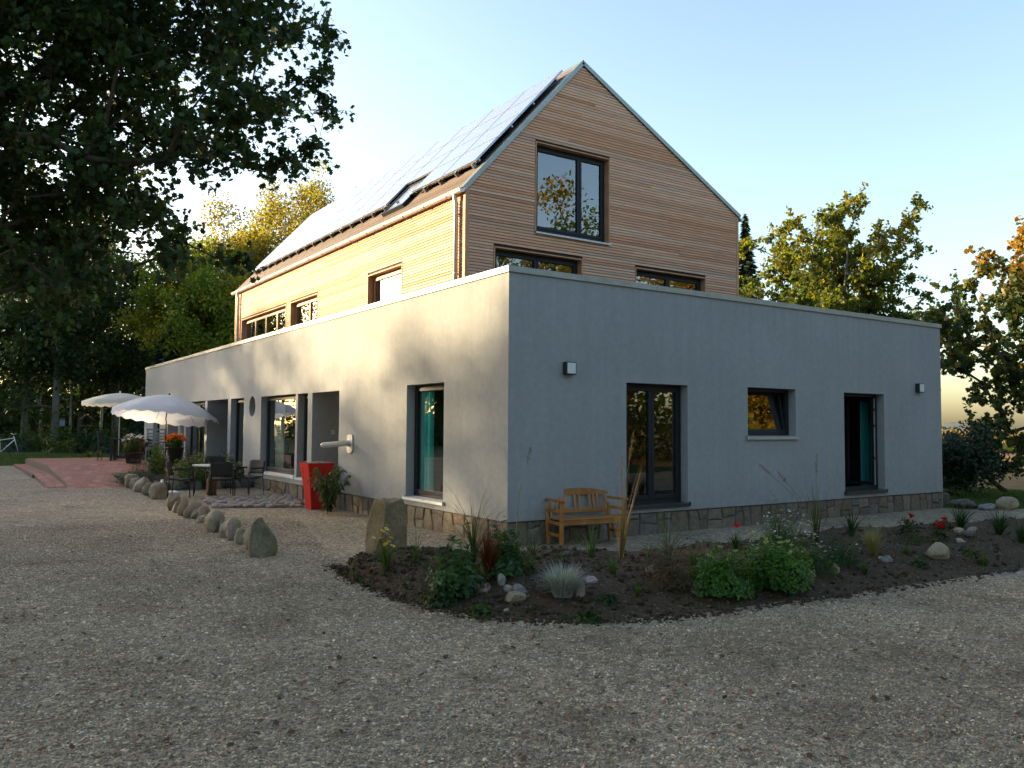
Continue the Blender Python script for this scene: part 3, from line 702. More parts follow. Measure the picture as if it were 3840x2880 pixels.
# gutter and downpipes
def gutter(x, z, sgn, r_=.062):
    t = MB(); v = []; n_ = 9
    for y in (GY0-.03, GY1+.02):
        for k in range(n_): a = math.pi+math.pi*k/(n_-1); v.append((x+r_*math.cos(a), y, z+r_*math.sin(a)))
        for k in range(n_): a = 2*math.pi-math.pi*k/(n_-1); v.append((x+(r_-.006)*math.cos(a), y, z+(r_-.006)*math.sin(a)))
    m2 = 2*n_; f = [(k, (k+1) % m2, m2+(k+1) % m2, m2+k) for k in range(m2)]+[tuple(range(n_)), tuple(range(m2, m2+n_))]
    t.add(v, f); t.tube([(x-sgn*r_, GY0-.03, z), (x-sgn*r_, GY1+.02, z)], .011, 8)
    g_ = t.build('gutter', M['gutter_white'], rf)
    for y in np.arange(GY0+.5, GY1, .9):
        q = MB(); q.tube([(x+r_*1.08*math.cos(a), y, z+r_*1.08*math.sin(a)) for a in np.linspace(math.pi, 2*math.pi, 7)], .007, 6); q.build('bracket', M['gutter_white'], g_)
    return g_
gt = gutter(GX-.085, ZE-.075, 1); gutter(XR+.11, ZR-.075, -1)
yfar = float(onX(893, 1190, GX-.05)[1])
for y in (2.735, yfar):
    t = MB(); t.tube([(GX-.085, y, ZE-.12), (GX-.085, y, ZE-.20), (GX-.058, y, ZE-.30), (GX-.058, y, 3.84)], .043, 14); dp = t.build('downpipe', M['gutter_white'], house, True)
    for z in (5.7, 4.6):
        q = MB(); q.tube([(GX-.058, y, z-.012), (GX-.058, y, z+.012)], .049, 14); q.box(GX-.03, GX, y-.01, y+.01, z-.01, z+.01); q.build('clamp', M['gutter_white'], dp)
# solar panels: four rows, eleven columns, one left out for the roof window
PW, PH, PS, PY = 1.28, .757, .617, 2.675
cell = sbox(MB(), .012, PH-.020, .012, PW-.020, .0, .030); fr = MB()
for (s0, s1, y0, y1) in ((0, .012, 0, PW-.008), (PH-.020, PH-.008, 0, PW-.008), (.012, PH-.020, 0, .012), (.012, PH-.020, PW-.020, PW-.008)): sbox(fr, s0, s1, y0, y1, -.004, .033)
cm = cell.build('solar_panel', M['solar_cell'], rf); fm = fr.build('frame', M['panel_frame'], cm)
base0 = None
for r_ in range(4):
    for c_ in range(11):
        if r_ == 0 and c_ == 2: continue
        off_ = LS*(PS+r_*PH)+LN*.135+np.array([0, PY+c_*PW, 0])
        if base0 is None: a, b = cm, fm; base0 = 1
        else:
            a = cm.copy(); COL.objects.link(a); b = fm.copy(); COL.objects.link(b); b.parent = a
        a.location = tuple(off_); b.location = (0, 0, 0)
for (s, y0, y1) in ((PS+.06, PY-.02, PY+2*PW), (PS+.06, PY+3*PW, PY+11*PW), (PS+PH*1.5, PY-.02, PY+11*PW), (PS+PH*2.5, PY-.02, PY+11*PW), (PS+PH*3.6, PY-.02, PY+11*PW)):
    sbox(MB(), s, s+.04, y0, y1, .085, .128).build('mounting_rail', M['rail_metal'], rf)
for k in range(22):
    y = PY+.1+k*.64
    sbox(MB(), PS-.05, PS+.03, y, y+.035, .022, .13).build('rail_bracket', M['rail_metal'], rf)
y0 = PY+2*PW
sw_ = sbox(MB(), .30, 1.32, y0+.10, y0+.16, .022, .11); sbox(sw_, .30, 1.32, y0+PW-.2, y0+PW-.14, .022, .11); sbox(sw_, .30, .36, y0+.16, y0+PW-.2, .022, .11); sbox(sw_, 1.26, 1.32, y0+.16, y0+PW-.2, .022, .11)
sk = sw_.build('roof_window', M['anthracite'], rf)
sbox(MB(), .36, 1.26, y0+.16, y0+PW-.2, .07, .09).build('pane', M['solar_cell'], sk)
# ================================================================== WALL LAMPS
for i, (x, lab) in enumerate(((1.13, 'square wall lamp with white diffuser on the grey wall above the wooden bench'), (11.06, 'square wall lamp with white diffuser near the far right end of the grey wall'))):
    q = thing('wall_lamp', lab, 'lamp', (x, 0, 2.73), group='wall lamps on the shaded wall')
    t = MB(); t.bbox(-.10, .10, -.095, .001, -.10, .10, .004); t.build('body', M['lamp_body'], q)
    t = MB(); t.bbox(-.082, .082, -.104, -.094, -.085, .085, .004); t.build('diffuser', M['diffuser'], q)
# ================================================================== ROCKS
def ico(sub):
    t = (1+5**.5)/2
    v = [(-1, t, 0), (1, t, 0), (-1, -t, 0), (1, -t, 0), (0, -1, t), (0, 1, t), (0, -1, -t), (0, 1, -t), (t, 0, -1), (t, 0, 1), (-t, 0, -1), (-t, 0, 1)]
    v = [np.array(a)/np.linalg.norm(a) for a in v]
    f = [(0, 11, 5), (0, 5, 1), (0, 1, 7), (0, 7, 10), (0, 10, 11), (1, 5, 9), (5, 11, 4), (11, 10, 2), (10, 7, 6), (7, 1, 8), (3, 9, 4), (3, 4, 2), (3, 2, 6), (3, 6, 8), (3, 8, 9), (4, 9, 5), (2, 4, 11), (6, 2, 10), (8, 6, 7), (9, 8, 1)]
    for _ in range(sub):
        cache = {}; nf = []
        def mid(a, b):
            k = (min(a, b), max(a, b))
            if k not in cache: p = v[a]+v[b]; v.append(p/np.linalg.norm(p)); cache[k] = len(v)-1
            return cache[k]
        for a, b, c in f:
            x, y, z = mid(a, b), mid(b, c), mid(c, a); nf += [(a, x, z), (b, y, x), (c, z, y), (x, y, z)]
        f = nf
    return np.array(v), np.array(f)
ICO2, ICO3 = ico(2), ico(3)
def rockmesh(name, dims, seed, mat, parent=None, cuts=7, rough=.05, sub=3, taper=0.0, sink=.12, planes=None):
    """faceted boulder, base at z=0 (slightly sunk)"""
    r = np.random.default_rng(seed); V, F = ICO3 if sub == 3 else ICO2; P = V.copy()
    P = np.sign(P)*np.abs(P)**.8
    for k in range(cuts):
        n_ = r.normal(size=3); n_ /= np.linalg.norm(n_); d = r.uniform(.52, .85)
        P -= np.outer(np.maximum(0, P@n_-d), n_)*.92
    for (n_, d) in (planes or []):
        n_ = np.array(n_, float); n_ /= np.linalg.norm(n_); P -= np.outer(np.maximum(0, P@n_-d), n_)
    for k in range(5):
        fq = r.normal(size=3)*3.5*(1+k*.8); P += (V.T*np.sin(V@fq+r.uniform(0, 6))).T*rough/(1+k*.6)
    P -= P.min(0); P /= P.max(0); P = P*2-1
    P[:, :2] *= (1-taper*(P[:, 2:3]+1)/2)
    P = P*np.array(dims)/2; P[:, 2] += dims[2]/2-sink*dims[2]
    return fastmesh(name, P, F, mat, parent, smooth=True)
def rock(name, label, loc, dims, seed, mat, rz=0.0, group=None, **kw):
    o = rockmesh(name, dims, seed, mat, **kw); o.location = tuple(loc); o.rotation_euler = (0, 0, rz)
    return tag(o, label, 'rock' if 'stone' not in name else 'stone', group)
def pxm(p): return CAM_F/pix(p)[2]          # photo pixels per metre at a point

# ---- bed mound between the gravel yard and the gravel strip along the wall
fr_px = [(1235, 2120), (1330, 2185), (1470, 2240), (1620, 2285), (1800, 2318), (2000, 2330), (2200, 2334), (2450, 2326), (2700, 2300), (2950, 2260), (3200, 2232), (3500, 2190), (3840, 2135), (4300, 2070)]
bk_px = [(1262, 2106), (1345, 2100), (1480, 2100), (1610, 2098), (1760, 2090), (1930, 2088), (2110, 2086), (2330, 2086), (2560, 2075), (2800, 2050), (3060, 2012), (3380, 1992), (3700, 1972), (4150, 1945)]
NS, NTt = 260, 44
def crv(px, z):
    P = np.array([G(u, v, z)[:2] for u, v in px]); s = np.linspace(0, 1, len(P)); q = np.linspace(0, 1, NS)
    from numpy import interp
    A = np.stack([interp(q, s, P[:, i]) for i in (0, 1)], 1)
    for _ in range(10): A[1:-1] = (A[:-2]+2*A[1:-1]+A[2:])/4
    return A
FC, BC = crv(fr_px, .0), crv(bk_px, .15)
dirn = (BC-FC)/np.linalg.norm(BC-FC, axis=1, keepdims=True); BC = BC+dirn*.16
BED = np.zeros((NS, NTt, 3)); tt = np.linspace(0, 1, NTt)
rr = np.random.default_rng(11)
def vnoise(x, y, seed):
    r = np.random.default_rng(seed); o = 0
    for k in range(26):
        a = r.uniform(0, 2*math.pi); fq = 2**r.uniform(.5, 4.6); o = o+np.sin((x*math.cos(a)+y*math.sin(a))*fq+r.uniform(0, 6))/fq**.85
    return o
for i in range(NS):
    P = FC[i]+(BC[i]-FC[i])*tt[:, None]; wdt = np.linalg.norm(BC[i]-FC[i])
    Hh = min(.25, wdt*.35)*sstep(0, .05, i/NS)
    prof = sstep(0, .45, tt)*.8+.2*sstep(.3, .75, tt); prof = prof*(1-sstep(1-min(.5, .32/max(wdt, .1)), 1, tt))
    BED[i, :, :2] = P; BED[i, :, 2] = Hh*prof
BED[:, :, 2] += vnoise(BED[:, :, 0], BED[:, :, 1], 4)*.022*np.minimum(1, BED[:, :, 2]/.08)
BED[:, :, 2] += .010
BED[:, 0, 2] = -.02; BED[:, -1, 2] = -.02; BED[0, :, 2] = np.minimum(BED[0, :, 2], .012)
idx = np.arange(NS*NTt).reshape(NS, NTt)
F = np.stack([idx[:-1, :-1], idx[1:, :-1], idx[1:, 1:], idx[:-1, 1:]], -1).reshape(-1, 4)
bed = fastmesh('flower_bed', BED.reshape(-1, 3), F, M['soil'], smooth=True); tag(bed, kind='structure')
# loose clods and crumbs on the soil
BP = BED.reshape(-1, 3); BPX = np.array([pix(p)[:2] for p in BP])
def onBed(u, v):
    d = (BPX[:, 0]-u)**2+(BPX[:, 1]-v)**2
    c = np.argsort(d)[:6]; best = min(c, key=lambda k: pix(BP[k])[2]+d[k]*.02); p = BP[best].copy(); 
    q = G(u, v, p[2]); return np.array([q[0], q[1], p[2]])
V, Fc = ICO2; Vs, Fs = ico(1); allV = []; allF = []; nV = 0; r = np.random.default_rng(3)
for k in range(2600):
    i, j = r.integers(3, NS-1), r.integers(1, NTt-2); p = BED[i, j]; s = .008+.028*r.random()**3
    if pix(p)[2] > 18: continue
    q = Vs*(1+.35*r.normal(size=(len(Vs), 1)))*s*np.array([1, 1, .7])+p+np.array([r.uniform(-.05, .05), r.uniform(-.05, .05), s*.3]); allV.append(q); allF.append(Fs+nV); nV += len(Vs)
for k in range(1500):
    i = r.integers(2, NS-1); e = FC[i]; p = np.array([*(e-dirn[i]*abs(r.normal(0, .07))), .008]); s = .006+.016*r.random()**2
    if pix(p)[2] > 16: continue
    q = Vs*(1+.35*r.normal(size=(len(Vs), 1)))*s*np.array([1, 1, .7])+p+np.array([r.normal(0, .05), r.normal(0, .05), s*.3]); allV.append(q); allF.append(Fs+nV); nV += len(Vs)
o = fastmesh('soil_clods', np.concatenate(allV), np.concatenate(allF), M['soil']); tag(o, 'small dark clods of earth scattered over the flower bed', 'soil', kind='stuff')

# ---- big standing stones
p = onG(1442, 2128)
rock('boulder', 'tall brown standing boulder at the left tip of the flower bed', (p[0]+.12, p[1]+.22, 0), (.56, .44, .98), 21, M['boulder_brown'], -.35, cuts=3, rough=.035, taper=.10, planes=[((.05, 0, 1), .80), ((-.8, -.5, .25), .72), ((1, .1, .02), .72), ((.4, -1, .1), .66)])
p = onG(1000, 2090)
rock('boulder', 'pointed grey wedge-shaped stone at the end of the edging row', (p[0]-.05, p[1]+.16, 0), (.46, .46, .60), 33, M['boulder_grey'], .5, cuts=4, rough=.035, taper=.50, planes=[((-1, -.5, .55), .30), ((1, .2, .25), .45), ((0, -1, .1), .6)])
# ---- row of edging stones, counted from the wedge-shaped stone
es = [(1400, 1585, 1075, 1290), (1310, 1415, 1065, 1235), (1230, 1365, 1035, 1190), (1175, 1350, 965, 1160), (1140, 1220, 980, 1110), (1015, 1180, 890, 1105), (935, 1040, 925, 1010), (930, 1045, 830, 1000), (860, 950, 870, 970), (785, 960, 795, 960), (720, 820, 740, 935), (670, 760, 790, 905), (620, 740, 705, 880),
      (430, 590, 595, 760), (370, 470, 590, 725), (290, 435, 540, 690), (230, 330, 540, 655), (180, 330, 505, 645)]
ordn = ['first', 'second', 'third', 'fourth', 'fifth', 'sixth', 'seventh', 'eighth', 'ninth', 'tenth', 'eleventh', 'twelfth', 'thirteenth']
for k, (x0, x1, yt, yb) in enumerate(es):
    u, v, wpx, hpx = 400+(x0+x1)/2/2.765, 1600+yb/2.765, (x1-x0)/2.765, (yb-yt)/2.765
    p = onG(u, v-2); s = pxm(p); wd, hg = wpx/s, hpx/s*1.02
    look = ['squarish ochre', 'slim pinkish', 'rounded tan', 'broad tan', 'narrow grey-green', 'large smooth ochre', 'low flat tan', 'rounded pale', 'small leaning tan', 'broad domed tan', 'upright grey-tan', 'small rounded ochre', 'tall rounded grey-tan'][k] if k < 13 else None
    lab = f'{look} edging stone, {ordn[k]} from the wedge-shaped stone in the curved row' if k < 13 else ['big square-cut edging stone beside the white parasol base', 'pinkish edging stone just left of the square-cut one', 'rounded mossy edging stone in the middle of the short row by the brick ramp', 'small rounded edging stone between two larger ones by the brick ramp', 'rounded edging stone nearest the brick ramp'][k-13]
    rock('edging_stone', lab, (p[0]+.05, p[1]+wd*.32, p[2]), (wd*1.36, wd*1.0, hg*1.18), 50+k, M['edging_stone'], .55+.3*math.sin(k*2.1), group='stones edging the seating corner', cuts=6 if k in (0, 13) else 5, rough=.065, taper=.14, sub=2)
# ---- rocks lying in the bed and at its right end
br = [(1812, 2222, 62, 36, 'rock_pink', 'flat reddish rock below the leafy green plant'), (1886, 2195, 34, 46, 'rock_pale', 'upright pale rock beside the leafy green plant'), (1908, 2222, 36, 28, 'rock_pale', 'small white rock in the cluster below the leafy plant'), (1955, 2232, 56, 42, 'rock_grey', 'grey-brown rock at the right of the rock cluster'), (1938, 2262, 76, 46, 'rock_tan', 'large tan rock in front of the rock cluster'),
      (2176, 2238, 52, 62, 'rock_pink', 'blocky pinkish rock beside the silvery shrub'), (2226, 2188, 48, 26, 'rock_pale', 'small pale oval rock right of the blocky pinkish rock'), (2442, 2162, 34, 42, 'rock_pink', 'pale pink rock under the brown heather'), (2630, 2236, 66, 42, 'rock_grey', 'blue-grey rock alone on the bare soil below the green bush'),
      (3028, 2180, 74, 56, 'rock_tan', 'mossy tan rock at the right foot of the big green bush'), (3142, 2152, 34, 40, 'rock_tan', 'small tan rock below the dark mounds with white flowers'), (3328, 2118, 54, 36, 'rock_grey', 'round grey rock beside the yellow feather grass'), (3522, 2098, 92, 64, 'rock_tan', 'long pale rock lying aslant below the red roses'),
      (3608, 2000, 40, 22, 'rock_tan', 'orange-tan stone in the small pile right of the roses'), (3648, 2012, 50, 24, 'rock_dark', 'dark stone in the small pile right of the roses'), (3656, 1994, 38, 20, 'rock_pink', 'pink stone in the small pile right of the roses'), (3614, 2038, 42, 20, 'rock_pale', 'white stone below the small pile right of the roses'), (2128, 2088, 30, 20, 'rock_dark', 'dark lump of stone behind the silvery shrub'), (2045, 2330, 24, 14, 'rock_pale', 'tiny white stone on the bed edge near the gravel, right of the rock cluster'), (1902, 2298, 22, 16, 'rock_pale', 'tiny white stone on the bed edge, below the rock cluster')]
for k, (u, v, wpx, hpx, mt, lab) in enumerate(br):
    p = onBed(u, v); s = pxm(p); wd, hg = wpx/s, hpx/s
    rock('rock', lab, (p[0]+.02, p[1]+.05, p[2]-.005), (wd*1.02, wd*.75, hg*1.1), 90+k, M[mt], .4*math.sin(k*1.7)-.55, group='rocks in the flower bed', cuts=7, rough=.04, sub=2 if k > 12 else 3)
for k, (u, v, wpx, hpx, mt, lab) in enumerate([(3640, 1912, 95, 38, 'rock_dark', 'dark boulder at the lawn edge right of the house corner'), (3724, 1918, 66, 26, 'rock_grey', 'low grey stone between the two boulders at the lawn edge'), (3800, 1916, 90, 50, 'rock_tan', 'tall mossy boulder at the lawn edge by the right frame border'), (3560, 1898, 40, 50, 'rock_dark', 'dark mossy stone against the house corner at the lawn')]):
    p = onG(u, v); s = pxm(p)
    rock('boulder', lab, (p[0]+.12, p[1]+.18, 0), (wpx/s, wpx/s*.7, hpx/s*1.15), 130+k, M[mt], -.5, group='boulders at the lawn edge', sub=3)

# ================================================================== LEAVES, TREES
def orient(N, r, up=0.0):
    n_ = r.normal(size=(N, 3)); n_[:, 2] += up; n_ /= np.linalg.norm(n_, axis=1, keepdims=True)
    a = r.normal(size=(N, 3)); a -= (a*n_).sum(1, keepdims=True)*n_; a /= np.linalg.norm(a, axis=1, keepdims=True)+1e-9
    return a, np.cross(n_, a), n_
MAPLE = np.array([(0, -.5, 0), (.20, -.34, .03), (.46, -.22, -.03), (.34, -.02, .03), (.52, .24, -.06), (.24, .22, .03), (0, .56, -.06), (-.24, .22, .03), (-.52, .24, -.06), (-.34, -.02, .03), (-.46, -.22, -.03), (-.20, -.34, .03)])
OVAL = np.array([(0, -.5, 0), (.26, -.12, .05), (.20, .24, .04), (0, .5, -.03), (-.20, .24, .04), (-.26, -.12, .05)])
QUAD = np.array([(0, -.5, 0), (.32, 0, .05), (0, .5, 0), (-.32, 0, .05)])
LANCE = np.array([(0, -.5, 0), (.09, -.1, .02), (0, .5, -.06), (-.09, -.1, .02)])
def leaves(name, P, S, cols, mat, parent, shape=QUAD, seed=0, up=.4, frames=None):
    r = np.random.default_rng(seed); N = len(P); a, b, n_ = frames if frames is not None else orient(N, r, up); k = len(shape)
    S = np.broadcast_to(np.asarray(S, float), (N,))
    V = P[:, None, :]+S[:, None, None]*(shape[None, :, 0:1]*a[:, None, :]+shape[None, :, 1:2]*b[:, None, :]+shape[None, :, 2:3]*n_[:, None, :])
    return fastmesh(name, V.reshape(-1, 3), np.arange(N*k).reshape(N, k), mat, parent, colors=np.repeat(cols, k, 0))
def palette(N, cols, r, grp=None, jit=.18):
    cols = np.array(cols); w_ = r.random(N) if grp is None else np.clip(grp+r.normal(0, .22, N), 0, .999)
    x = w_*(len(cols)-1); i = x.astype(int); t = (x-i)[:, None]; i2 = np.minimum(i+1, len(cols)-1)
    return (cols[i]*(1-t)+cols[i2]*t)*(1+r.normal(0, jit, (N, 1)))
GREEN = [(.020, .050, .012), (.035, .080, .016), (.055, .105, .020), (.085, .125, .022)]
DEEP = [(.016, .038, .012), (.026, .060, .016), (.042, .082, .020)]
AUTUMN = [(.045, .085, .016), (.10, .12, .018), (.20, .16, .020), (.28, .17, .020)]
ORANGE = [(.06, .09, .018), (.16, .12, .018), (.34, .15, .018), (.42, .13, .016)]
def tree(name, label, base, clusters, trunk_top, mats=('bark', 'leaf'), trunk_r=.16, leaf=.10, nleaf=70, spread=.42, pal=GREEN, seed=0, shape=QUAD, group=None, lean=(0, 0), stems=1, up=.4, cvar=None, tipr=.008, twigs=0):
    """clusters (n,3): leaf-clump centres in world space; limbs grow from the trunk to reach them"""
    r = np.random.default_rng(seed); base = np.array(base, float); C_ = np.array(clusters, float)
    root = thing(name, label, 'tree', tuple(base), group=group)
    nodes = []; par = []; 
    for s in range(stems):
        top = np.array(trunk_top, float)+(r.normal(size=3)*np.array([.7, .7, .3]) if stems > 1 else 0)
        nn = 9; prev = -1
        for i in range(nn):
            t = i/(nn-1); p = base*(1-t)+top*t+np.array([math.sin(t*3+s*2.1), math.cos(t*2.6+s), 0])*.10*t*(1.2 if stems > 1 else 1)
            if i == 0 and stems > 1: p = p+r.normal(size=3)*np.array([.12, .12, 0])
            nodes.append(p); par.append(prev); prev = len(nodes)-1
    start = len(nodes); axis = np.array(nodes)
    order = np.argsort([np.min(np.linalg.norm(axis-c, axis=1)) for c in C_])
    tips = []
    for k in order:
        c = C_[k]; N_ = np.array(nodes); d = c-N_; L = np.linalg.norm(d, axis=1)
        cost = L+.9*np.maximum(0, -(d[:, 2]))+(.25*L*(np.arange(len(N_)) < start))     # branches rise and fork from limbs
        cost[(np.arange(len(N_)) % 9 < 2) & (np.arange(len(N_)) < start)] += 3
        j = int(np.argmin(cost)); n_ = max(1, int(L[j]/.55)); prev = j
        for i in range(1, n_+1):
            t = i/n_; p = N_[j]*(1-t)+c*t+np.array([0, 0, .12*L[j]*t*(1-t)])+(r.normal(size=3)*.05*L[j]/n_ if i < n_ else 0)
            nodes.append(p); par.append(prev); prev = len(nodes)-1
        tips.append(prev)
    cnt = np.zeros(len(nodes))
    for t in tips: cnt[t] += 1
    for i in range(len(nodes)-1, -1, -1):
        if par[i] >= 0: cnt[par[i]] += cnt[i]
    rad = np.maximum(tipr, trunk_r*(cnt/max(1, len(tips)/stems))**.5); rad = np.minimum(rad, trunk_r)
    for i in range(len(nodes)):
        if i < start and i % 9 == 0: rad[i] = trunk_r*1.25
    ns = 6; N_ = np.array(nodes); V = []; F = []
    for i in range(len(nodes)):
        j = par[i]
        if j < 0: continue
        d = N_[i]-N_[j]; L = np.linalg.norm(d)
        if L < 1e-5: continue
        d /= L; a = np.cross(d, (0, 0, 1.0) if abs(d[2]) < .9 else (1.0, 0, 0)); a /= np.linalg.norm(a); b = np.cross(d, a); n0 = len(V)
        r0 = min(rad[j], rad[i]*1.35) if i >= start or j < 0 else rad[j]
        ca = np.cos(np.arange(ns)*2*math.pi/ns); sa = np.sin(np.arange(ns)*2*math.pi/ns); ring = np.outer(ca, a)+np.outer(sa, b)
        V += list(N_[j]+ring*r0)+list(N_[i]+ring*rad[i])
        F += [(n0+q, n0+(q+1) % ns, n0+ns+(q+1) % ns, n0+ns+q) for q in range(ns)]
    TW = None
    nl = np.full(len(C_), nleaf) if np.isscalar(nleaf) else np.asarray(nleaf); sp_ = np.broadcast_to(spread, (len(C_),))
    if twigs:            # short side shoots at each clump; the leaves sit along them
        td = r.normal(size=(len(C_), twigs, 3)); td[:, :, 2] -= .25; td /= np.linalg.norm(td, axis=2, keepdims=True); tl = sp_[:, None]*r.uniform(.55, 1.5, (len(C_), twigs))
        TW = (td, tl); tipp = C_[:, None, :]+td*tl[:, :, None]; st = np.repeat(C_[:, None, :], twigs, 1).reshape(-1, 3); en = tipp.reshape(-1, 3)
        for k in range(len(st)):
            d = en[k]-st[k]; d = d/np.linalg.norm(d); a = np.cross(d, (.3, .5, .81)); a /= np.linalg.norm(a); b = np.cross(d, a); n0 = len(V); q3 = [(math.cos(t)*a+math.sin(t)*b) for t in (0, 1.57, 3.14, 4.71)]
            V += [st[k]+x*.006 for x in q3]+[en[k]+x*.002 for x in q3]; F += [(n0+i, n0+(i+1) % 4, n0+4+(i+1) % 4, n0+4+i) for i in range(4)]
    fastmesh('trunk', np.array(V)-base, np.array(F), M[mats[0]], root, smooth=True)
    P = np.repeat(C_, nl, 0); N = len(P); sp = np.repeat(np.broadcast_to(spread, (len(C_),)), nl)
    if TW is None: P = P+np.clip(r.normal(size=(N, 3)), -1.7, 1.7)*sp[:, None]*np.array([.62, .62, .46])
    else:
        ci = np.repeat(np.arange(len(C_)), nl); ti = r.integers(0, twigs, N); tt_ = r.random(N)**.75
        P = P+TW[0][ci, ti]*(TW[1][ci, ti]*tt_)[:, None]+np.clip(r.normal(size=(N, 3)), -1.6, 1.6)*.055*(np.repeat(np.broadcast_to(leaf, (len(C_),)), nl)/.1)[:, None]**.6
    g_ = np.repeat(r.random(len(C_)) if cvar is None else cvar, nl)
    cols = palette(N, pal, r, g_)
    sz = np.repeat(np.broadcast_to(leaf, (len(C_),)), nl)*r.uniform(.65, 1.25, N)
    leaves('crown', P-base, sz, np.clip(cols, .004, .9), M[mats[1]], root, shape, seed+5, up)
    return root
def blob(n_, c, rad, r, hollow=.35, gap=.0):
    """points through an ellipsoid volume, a little thinner in the middle, uneven outline"""
    out = []; k = 0; ph = r.uniform(0, 6, 8); c = np.array(c, float); rad = np.array(rad, float)
    while len(out) < n_ and k < n_*60:
        k += 1; d = r.normal(size=3); d /= np.linalg.norm(d); q = r.random()**(1/2.4)
        e = 1+.16*math.sin(d[0]*4+ph[0])+.14*math.sin(d[1]*5+ph[1])+.13*math.sin(d[2]*5+ph[2])+.12*math.sin((d[0]+d[2])*8+ph[3])
        if q < hollow*r.random(): continue
        p = d*q*e
        if gap and math.sin(p[0]*6+ph[4])*math.sin(p[1]*6+ph[5])*math.sin(p[2]*7+ph[6]) > gap: continue
        out.append(c+p*rad)
    return np.array(out)
def spruce(name, label, base, H, rb_, seed, cols, group=None):
    r = np.random.default_rng(seed); base = np.array(base, float); root = thing(name, label, 'tree', tuple(base), group=group)
    t = MB(); t.tube([(0, 0, -.1), (0, 0, H*.5), (0, 0, H)], [.16, .10, .012], 7); 
    P = []; A = []; z = H*.06
    while z < H-.1:
        R0 = rb_*(1-z/H)**.85; nb = 4+int(4*(1-z/H)); a0 = r.uniform(0, 6)
        for k in range(nb):
            a = a0+2*math.pi*k/nb+r.normal(0, .15); L = R0*r.uniform(.75, 1.1); dr = np.array([math.cos(a), math.sin(a), 0])
            t.tube([(0, 0, z), tuple(dr*L*.5+np.array([0, 0, z-.05*L])), tuple(dr*L+np.array([0, 0, z-.02*L+.06]))], [.022, .014, .005], 4, False)
            m_ = int(60*L)+16; q = r.random(m_)**.8; side = np.cross(dr, (0, 0, 1.0))
            pp = np.outer(q*L, dr)+np.outer(r.normal(0, .16, m_)*L*(1-q*.7), side); pp[:, 2] += z-.05*L*np.sin(q*3)+r.normal(-.06, .09, m_)+.05*q
            P.append(pp); dd = dr+side*r.normal(0, .7, (m_, 1))+np.array([0, 0, -.25]); A.append(dd)
        z += H*.013+.04
    t.build('trunk', M['bark'], root, fix=False)
    P = np.concatenate(P); b = np.concatenate(A); b /= np.linalg.norm(b, axis=1, keepdims=True); N = len(P)
    n_ = r.normal(size=(N, 3))*.6+np.array([0, 0, 1]); n_ -= (n_*b).sum(1, keepdims=True)*b; n_ /= np.linalg.norm(n_, axis=1, keepdims=True); a = np.cross(b, n_)
    leaves('crown', P, r.uniform(.22, .42, N), np.clip(palette(N, cols, r), .004, .5), M['needle'], root, LANCE*np.array([1.5, 1, 1]), seed, frames=(a, b, n_))
    return root

# ---- near maple at the left: its crown hangs into the picture from a trunk left of the frame
r = np.random.default_rng(42)
poly = np.array([(-700, -900), (800, -900), (1000, -200), (985, 20), (1140, 105), (1030, 185), (985, 255), (1040, 320), (1105, 375), (1070, 425), (925, 450), (930, 535), (955, 575), (850, 560), (770, 610), (640, 620), (545, 660), (600, 740), (660, 800), (700, 870), (720, 930), (650, 985), (520, 950), (430, 1010), (300, 1110), (150, 1210), (-200, 1280), (-700, 1230)], float)
def inpoly(x, y, P):
    c = False; j = len(P)-1
    for i in range(len(P)):
        if (P[i, 1] > y) != (P[j, 1] > y) and x < (P[j, 0]-P[i, 0])*(y-P[i, 1])/(P[j, 1]-P[i, 1])+P[i, 0]: c = not c
        j = i
    return c
cl = []
while len(cl) < 1250:
    u, v = r.uniform(-700, 1260), r.uniform(-900, 1300)
    if not inpoly(u, v, poly): continue
    if v > 640 and r.random() < .12: continue
    cl.append(far(u, v, r.uniform(10.2, 14.2)))
for (u, v, d) in [(1195, 95, 12), (1235, 130, 12), (1210, 262, 11.6), (1135, 300, 11.6), (1215, 355, 11.8), (1225, 410, 11.8), (1150, 540, 11.5), (1145, 575, 11.5), (1050, 590, 11.8), (1000, 640, 12), (1078, 598, 11.8), (985, 60, 12), (1050, 20, 12.3), (805, 965, 12.6), (900, 965, 12.5)]: cl.append(far(u, v, d))
extra = blob(150, (-9.6, 1.0, 9.0), (3.2, 3.2, 3.0), r)
cl = np.array(cl+[tuple(p) for p in extra]); cl = cl[cl[:, 2] > 3.3]
vis = np.array([-350 < pix(p)[0] < 1300 and -350 < pix(p)[1] < 1400 for p in cl])
tree('maple_tree', 'big dark maple crown overhanging the picture from the left edge', (-9.3, 1.6, 0), cl, (-8.8, 1.6, 8.5), ('bark', 'leaf_dark'), .27, np.where(vis, .095, .28), np.where(vis, 74, 12), .36, DEEP+[(.045, .075, .018)], 3, MAPLE, up=.8, twigs=7)

